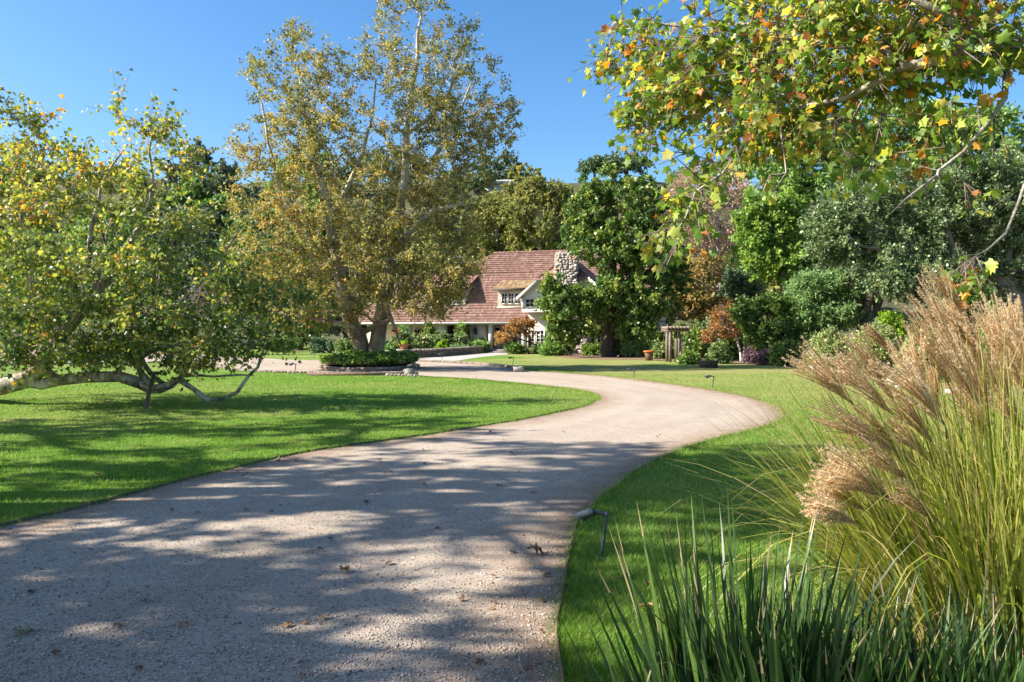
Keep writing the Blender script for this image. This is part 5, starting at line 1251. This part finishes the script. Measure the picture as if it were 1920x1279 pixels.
def reed_clump(x, y, n, label, plumes, lean=(-.16, 0)):
    o = thing('plume_grass', label, 'ornamental grass', (x, y, 0), 'tall plumed grass clumps')
    bx = np.array((x, y, 0))
    a = rng.uniform(0, 6.28, n); r = np.sqrt(rng.random(n)) * .38
    p0 = np.stack((np.cos(a) * r, np.sin(a) * r, 0 * a), 1)
    sp = rng.uniform(.08, .52, n)
    d = np.stack((np.cos(a) * sp + lean[0] + rng.normal(0, .12, n), np.sin(a) * sp * .7 + lean[1] + rng.normal(0, .12, n), np.ones(n)), 1)
    L = rng.uniform(.8, 1.75, n); w = rng.uniform(.006, .014, n)
    V, F, ns = blade_strip(p0, d, L, w, np.where(rng.random(n) < .08, rng.uniform(1.8, 3.2, n), rng.uniform(.25, 1.2, n)), 8)
    ti = np.clip(rng.beta(2, 2, n) * .85, 0, 1); ti = np.where(rng.random(n) < .12, rng.uniform(.85, 1, n), ti)
    T = np.repeat(ti, ns).reshape(n, ns); T[:, -1] = np.maximum(T[:, -1], rng.uniform(.6, .95, n))
    new_mesh('leaves', [(V, F, 0, T.ravel())], M['reed'], False, o)
    m = n // 20
    ang = rng.uniform(2.2, 4.2, m)
    dd = np.stack((np.cos(ang) * 1.0 - .3, np.sin(ang) * .6 - .1, rng.uniform(.35, .9, m)), 1)
    V, F, ns = blade_strip(p0[:m], dd, rng.uniform(.9, 1.7, m), rng.uniform(.004, .008, m), rng.uniform(1.6, 3.2, m), 12)
    new_mesh('dry_leaves', [(V, F, 0, rng.uniform(.85, 1, m).repeat(ns))], M['reed'], False, o)
    for (b0, b1, t0, t1, dep, fl) in plumes:
        A = P(b0, b1, dep) - bx; B = P(t0, t1, dep - .1) - bx
        foot = np.array((rng.normal(0, .12), rng.normal(0, .1), 0))
        ax = unit(B - A); Lp = np.linalg.norm(B - A) * 1.02
        sc_ = crom([foot, foot * .4 + A * .6 - np.array((0, 0, .1)) + (.06, 0, .02), A, A + ax * Lp * .25], .1)
        pl = tube(sc_, np.linspace(.0045, .0025, len(sc_)), 5)
        pl = [(q[0], q[1], 2, np.full(len(q[1]), .55)) for q in pl]
        m = int(34 + 8 * fl)
        u = unit(np.cross(ax, (0.3, 1, .2))); v = np.cross(ax, u)
        ph = rng.uniform(0, 6.28, m); spr = np.sqrt(rng.random(m)) * (.19 + .1 * fl)
        dr_ = unit(ax + (np.cos(ph) * spr)[:, None] * u + (np.sin(ph) * spr)[:, None] * v)
        st = A + ax * (rng.random(m) * .3 * Lp)[:, None]
        ln = (Lp * rng.uniform(.72, 1.05, m)) - np.linalg.norm(st - A, axis=1) * .8
        K = 9
        pts = [st]; dcur = dr_.copy()
        for i in range(K):
            dcur = unit(dcur + np.array((-.3, 0, -.15 - .5 * fl)) * .04 * (i / K) * 2.2 + rng.normal(0, .022, (m, 3)))
            pts.append(pts[-1] + dcur * (ln / K)[:, None])
        pts = np.array(pts)
        rs = sticks(pts[:-1].reshape(-1, 3), pts[1:].reshape(-1, 3),   .0021, .0017, 0)
        nh = int(180 + 110 * fl)
        uu = rng.uniform(.12, 1.0, (m, nh)) * K * .999; i0 = uu.astype(int); fr = (uu - i0)[..., None]
        mi = np.arange(m)[:, None]
        hp = pts[i0, mi] * (1 - fr) + pts[i0 + 1, mi] * fr
        hd = unit(pts[i0 + 1, mi] - pts[i0, mi])
        hl = rng.uniform(.007, .013, (m, nh, 1)) * (1 + .6 * fl)
        hdir = unit(hd * (1.35 - .35 * fl) + rng.normal(0, .4 + .15 * fl, (m, nh, 3)))
        sd = unit(np.cross(hdir, rng.normal(0, 1, (m, nh, 3)))) * .0015
        tip_ = hp + hdir * hl
        HV_ = np.stack((hp - sd, hp + sd, tip_), 2).reshape(-1, 3)
        HF = np.arange(len(HV_)).reshape(-1, 3)
        new_mesh('plume', [(rs[0], rs[1], 0, np.repeat(rng.random(len(rs[1]) // 3), 3)), (HV_, HF, 1, rng.random(len(HF)) * .7 + .3 * fl)] + pl, [M['raceme'], M['plume'], M['reed']], False, o)
    return o
zz = lambda bx_, by_, tx, ty, dep, fl: (1450 + bx_ / 2.46, 480 + by_ / 2.46, 1450 + tx / 2.46, 480 + ty / 2.46, dep, fl)
reed_clump(2.2, 3.75, 1600, 'nearer plumed grass clump leaning over the lawn with tan feathery heads',
           [zz(*q) for q in ((375, 690, 120, 430, 3.7, .5), (560, 740, 330, 500, 3.6, .2), (575, 700, 355, 365, 4.0, .1), (565, 460, 435, 335, 4.2, 0), (800, 790, 545, 470, 3.6, .8), (820, 610, 650, 300, 4.0, .0), (890, 560, 680, 130, 4.1, .6), (885, 280, 735, 60, 4.3, 0),
                         (740, 870, 545, 640, 3.7, .1), (600, 920, 210, 700, 3.4, .1), (590, 900, 370, 700, 3.6, 0), (720, 950, 530, 760, 3.6, .1), (680, 1080, 400, 860, 3.3, 0), (560, 1130, 230, 930, 3.4, .9), (550, 1150, 340, 900, 3.6, 1), (400, 1240, 165, 1120, 3.3, .9), (430, 1180, 215, 1030, 3.5, .9), (780, 1240, 560, 1060, 3.2, 0), (700, 1000, 500, 830, 3.8, .2), (700, 720, 620, 400, 4.0, .9), (480, 640, 260, 480, 3.9, .7))])
reed_clump(2.85, 4.3, 1100, 'farther plumed grass clump with the tallest fluffy heads',
           [zz(*q) for q in ((970, 740, 770, 340, 4.0, .8), (900, 430, 790, 220, 4.4, .8), (1090, 640, 985, 220, 4.2, .9), (1160, 560, 1050, 200, 4.4, .9), (1170, 820, 1025, 640, 3.7, .1), (970, 560, 850, 270, 4.4, .7), (1180, 420, 1090, 210, 4.5, .7), (1000, 760, 890, 430, 4.2, .8), (860, 640, 800, 400, 4.3, .1), (1100, 780, 1010, 450, 4.1, .7), (1190, 700, 1080, 430, 4.3, .8), (780, 760, 700, 520, 4.5, .5), (1010, 900, 900, 640, 4.2, .7), (1200, 640, 1120, 330, 4.1, .9), (930, 820, 860, 560, 4.4, .6))], (-.3, .05))

rng = np.random.default_rng(30)
# mown lawn blades near the camera
def on_lawn(x, y):
    m = ~inside(x, y, DRIVE)
    return m
NB = 430000
px = rng.uniform(-700, 2500, NB); py = 1.0 / rng.uniform(1 / 800.0, 1 / 76.0, NB) + HZ
px2 = rng.uniform(-700, 2500, NB); py2 = rng.uniform(HZ + 100, HZ + 720, NB)
px = np.concatenate((px, px2)); py = np.concatenate((py, py2))
dd = EYE * FPX / (py - HZ); xx = (px - CX) / FPX * dd
k = on_lawn(xx, dd) & (dd < 32); xx, dd = xx[k], dd[k]
n_in = len(xx)
for L_ in (el, er, el2):
    ne = 26000; u_ = rng.uniform(0, len(L_) - 1.001, ne); i_ = u_.astype(int); f_ = (u_ - i_)[:, None]
    q_ = L_[i_] * (1 - f_) + L_[i_ + 1] * f_; q_ = q_[:, :2] + rng.normal(0, .045, (ne, 2))
    k_ = (~inside(q_[:, 0], q_[:, 1], DRIVE) | (rng.random(ne) < .35)) & (q_[:, 1] > 2.5) & (q_[:, 1] < 34)
    xx = np.concatenate((xx, q_[k_, 0])); dd = np.concatenate((dd, q_[k_, 1]))
n = len(xx)
patch = .5 + .2 * np.sin(xx * 1.3 + np.sin(dd * 1.1) * 2) + .2 * np.sin(dd * 1.7 + xx * .6)
spot = np.zeros(n)
for _ in range(70):
    cx_, cy_, rr_2 = rng.uniform(-14, 10), rng.uniform(4, 30), rng.uniform(.15, .7)
    spot += np.exp(-((xx - cx_) ** 2 + (dd - cy_) ** 2) / rr_2 ** 2) * rng.uniform(.1, .4)
h = rng.uniform(.018, .05, n) * (1 - .4 * np.clip(spot, 0, 1)) * (.8 + .4 * patch); h[n_in:] *= rng.uniform(.8, 1.9, n - n_in); w = .0028 + .00045 * dd * rng.uniform(.6, 1.3, n)
a = rng.uniform(0, 6.28, n); ln_ = rng.normal(0, .55, (n, 2)) * h[:, None]
sx, sy = np.cos(a) * w / 2, np.sin(a) * w / 2
GV = np.zeros((n, 3, 3))
GV[:, 0] = np.stack((xx - sx, dd - sy, 0 * xx), 1); GV[:, 1] = np.stack((xx + sx, dd + sy, 0 * xx), 1); GV[:, 2] = np.stack((xx + ln_[:, 0], dd + ln_[:, 1], h), 1)
ti = np.clip(rng.beta(1.7, 2.2, n) * .82 + .2 * patch - .02 + spot + np.where(rng.random(n) < .06, .4, 0) + np.clip((dd - 8) / 50, 0, .22) * np.clip(xx / 3, 0, 1), 0.001, 1)
kind(new_mesh('grass', [(GV.reshape(-1, 3), np.arange(n * 3).reshape(-1, 3), 0, ti)], M['grass']), 'stuff')

# loose gravel on the near drive
NG = 60000
px = rng.uniform(-500, 1250, NG); py = rng.uniform(HZ + 175, HZ + 760, NG)
dd = EYE * FPX / (py - HZ); xx = (px - CX) / FPX * dd
k = inside(xx, dd, DRIVE); xx, dd = xx[k], dd[k]; n = len(xx)
s = rng.lognormal(-5.45, .42, n); s = np.clip(s, .002, .0095)
OV = np.array([(1, 0, 0), (0, 1, 0), (-1, 0, 0), (0, -1, 0), (0, 0, .7), (0, 0, -.6)], float)
OF = np.array([(0, 1, 4), (1, 2, 4), (2, 3, 4), (3, 0, 4), (1, 0, 5), (2, 1, 5), (3, 2, 5), (0, 3, 5)])
v = OV[None] * (1 + rng.normal(0, .25, (n, 6, 1))) * s[:, None, None]
a = rng.uniform(0, 6.28, n)[:, None]; vx = v[..., 0] * np.cos(a) - v[..., 1] * np.sin(a); vy = v[..., 0] * np.sin(a) + v[..., 1] * np.cos(a)
v = np.stack((vx + xx[:, None], vy + dd[:, None], v[..., 2] + .006 + s[:, None] * .25), -1)
kind(new_mesh('gravel', [(v.reshape(-1, 3), (np.arange(n)[:, None, None] * 6 + OF[None]).reshape(-1, 3), 0, np.repeat(rng.random(n), 8))], M['pebble']), 'stuff')

# fallen leaves
def fallen(px, py, s, label, mat='l_dry', group=None, ti=.5):
    b = G(px, py)
    hd = np.array([(rng.normal(), rng.normal(), .1)])
    lf = leaves(np.zeros((1, 3)), hd, np.array([s]), 'maple', np.array([ti]), 3)
    V = lf[0].copy(); V[:, 2] += rng.normal(0, s * .1, len(V)); V[:, 2] -= V[:, 2].min() - .012
    o = tag(new_mesh('fallen_leaf', [(V, lf[1], 0, lf[3])], M[mat]), label, 'leaf', group)
    o.location = b
fallen(28, 1192, .1, 'single grey green leaf lying flat at the lower left of the gravel', 'l_scrub', None, .9)
fallen(645, 1078, .08, 'small orange brown curled leaf in the middle of the shaded gravel', 'l_dry', None, 1)
fallen(1015, 1040, .12, 'large dark curled leaf on gravel left of the nearest path light', 'l_dry', None, .05)
fallen(1218, 1143, .09, 'tan leaf on the shaded lawn between path light and strap plants', 'l_dry', None, .95)
LIT = [(rng.uniform(-60, 1500), HZ + 2400 / rng.uniform(4.2, 13)) for _ in range(70)]
for q in LIT + [(350, 1175), (610, 1160), (115, 1230), (730, 1062), (780, 1113), (930, 1085), (325, 960), (715, 865), (1000, 928), (570, 1270), (990, 1260), (260, 1262), (860, 1130), (905, 1245), (1015, 1190), (1388, 893), (1160, 1090), (1210, 1100), (1330, 1060), (985, 1010), (1010, 1130), (450, 1020), (690, 945)]:
    fallen(q[0], q[1], rng.uniform(.03, .06), 'small brown dry leaf scattered on the gravel or lawn', 'l_dry', 'small dry leaves scattered on the ground', rng.random())
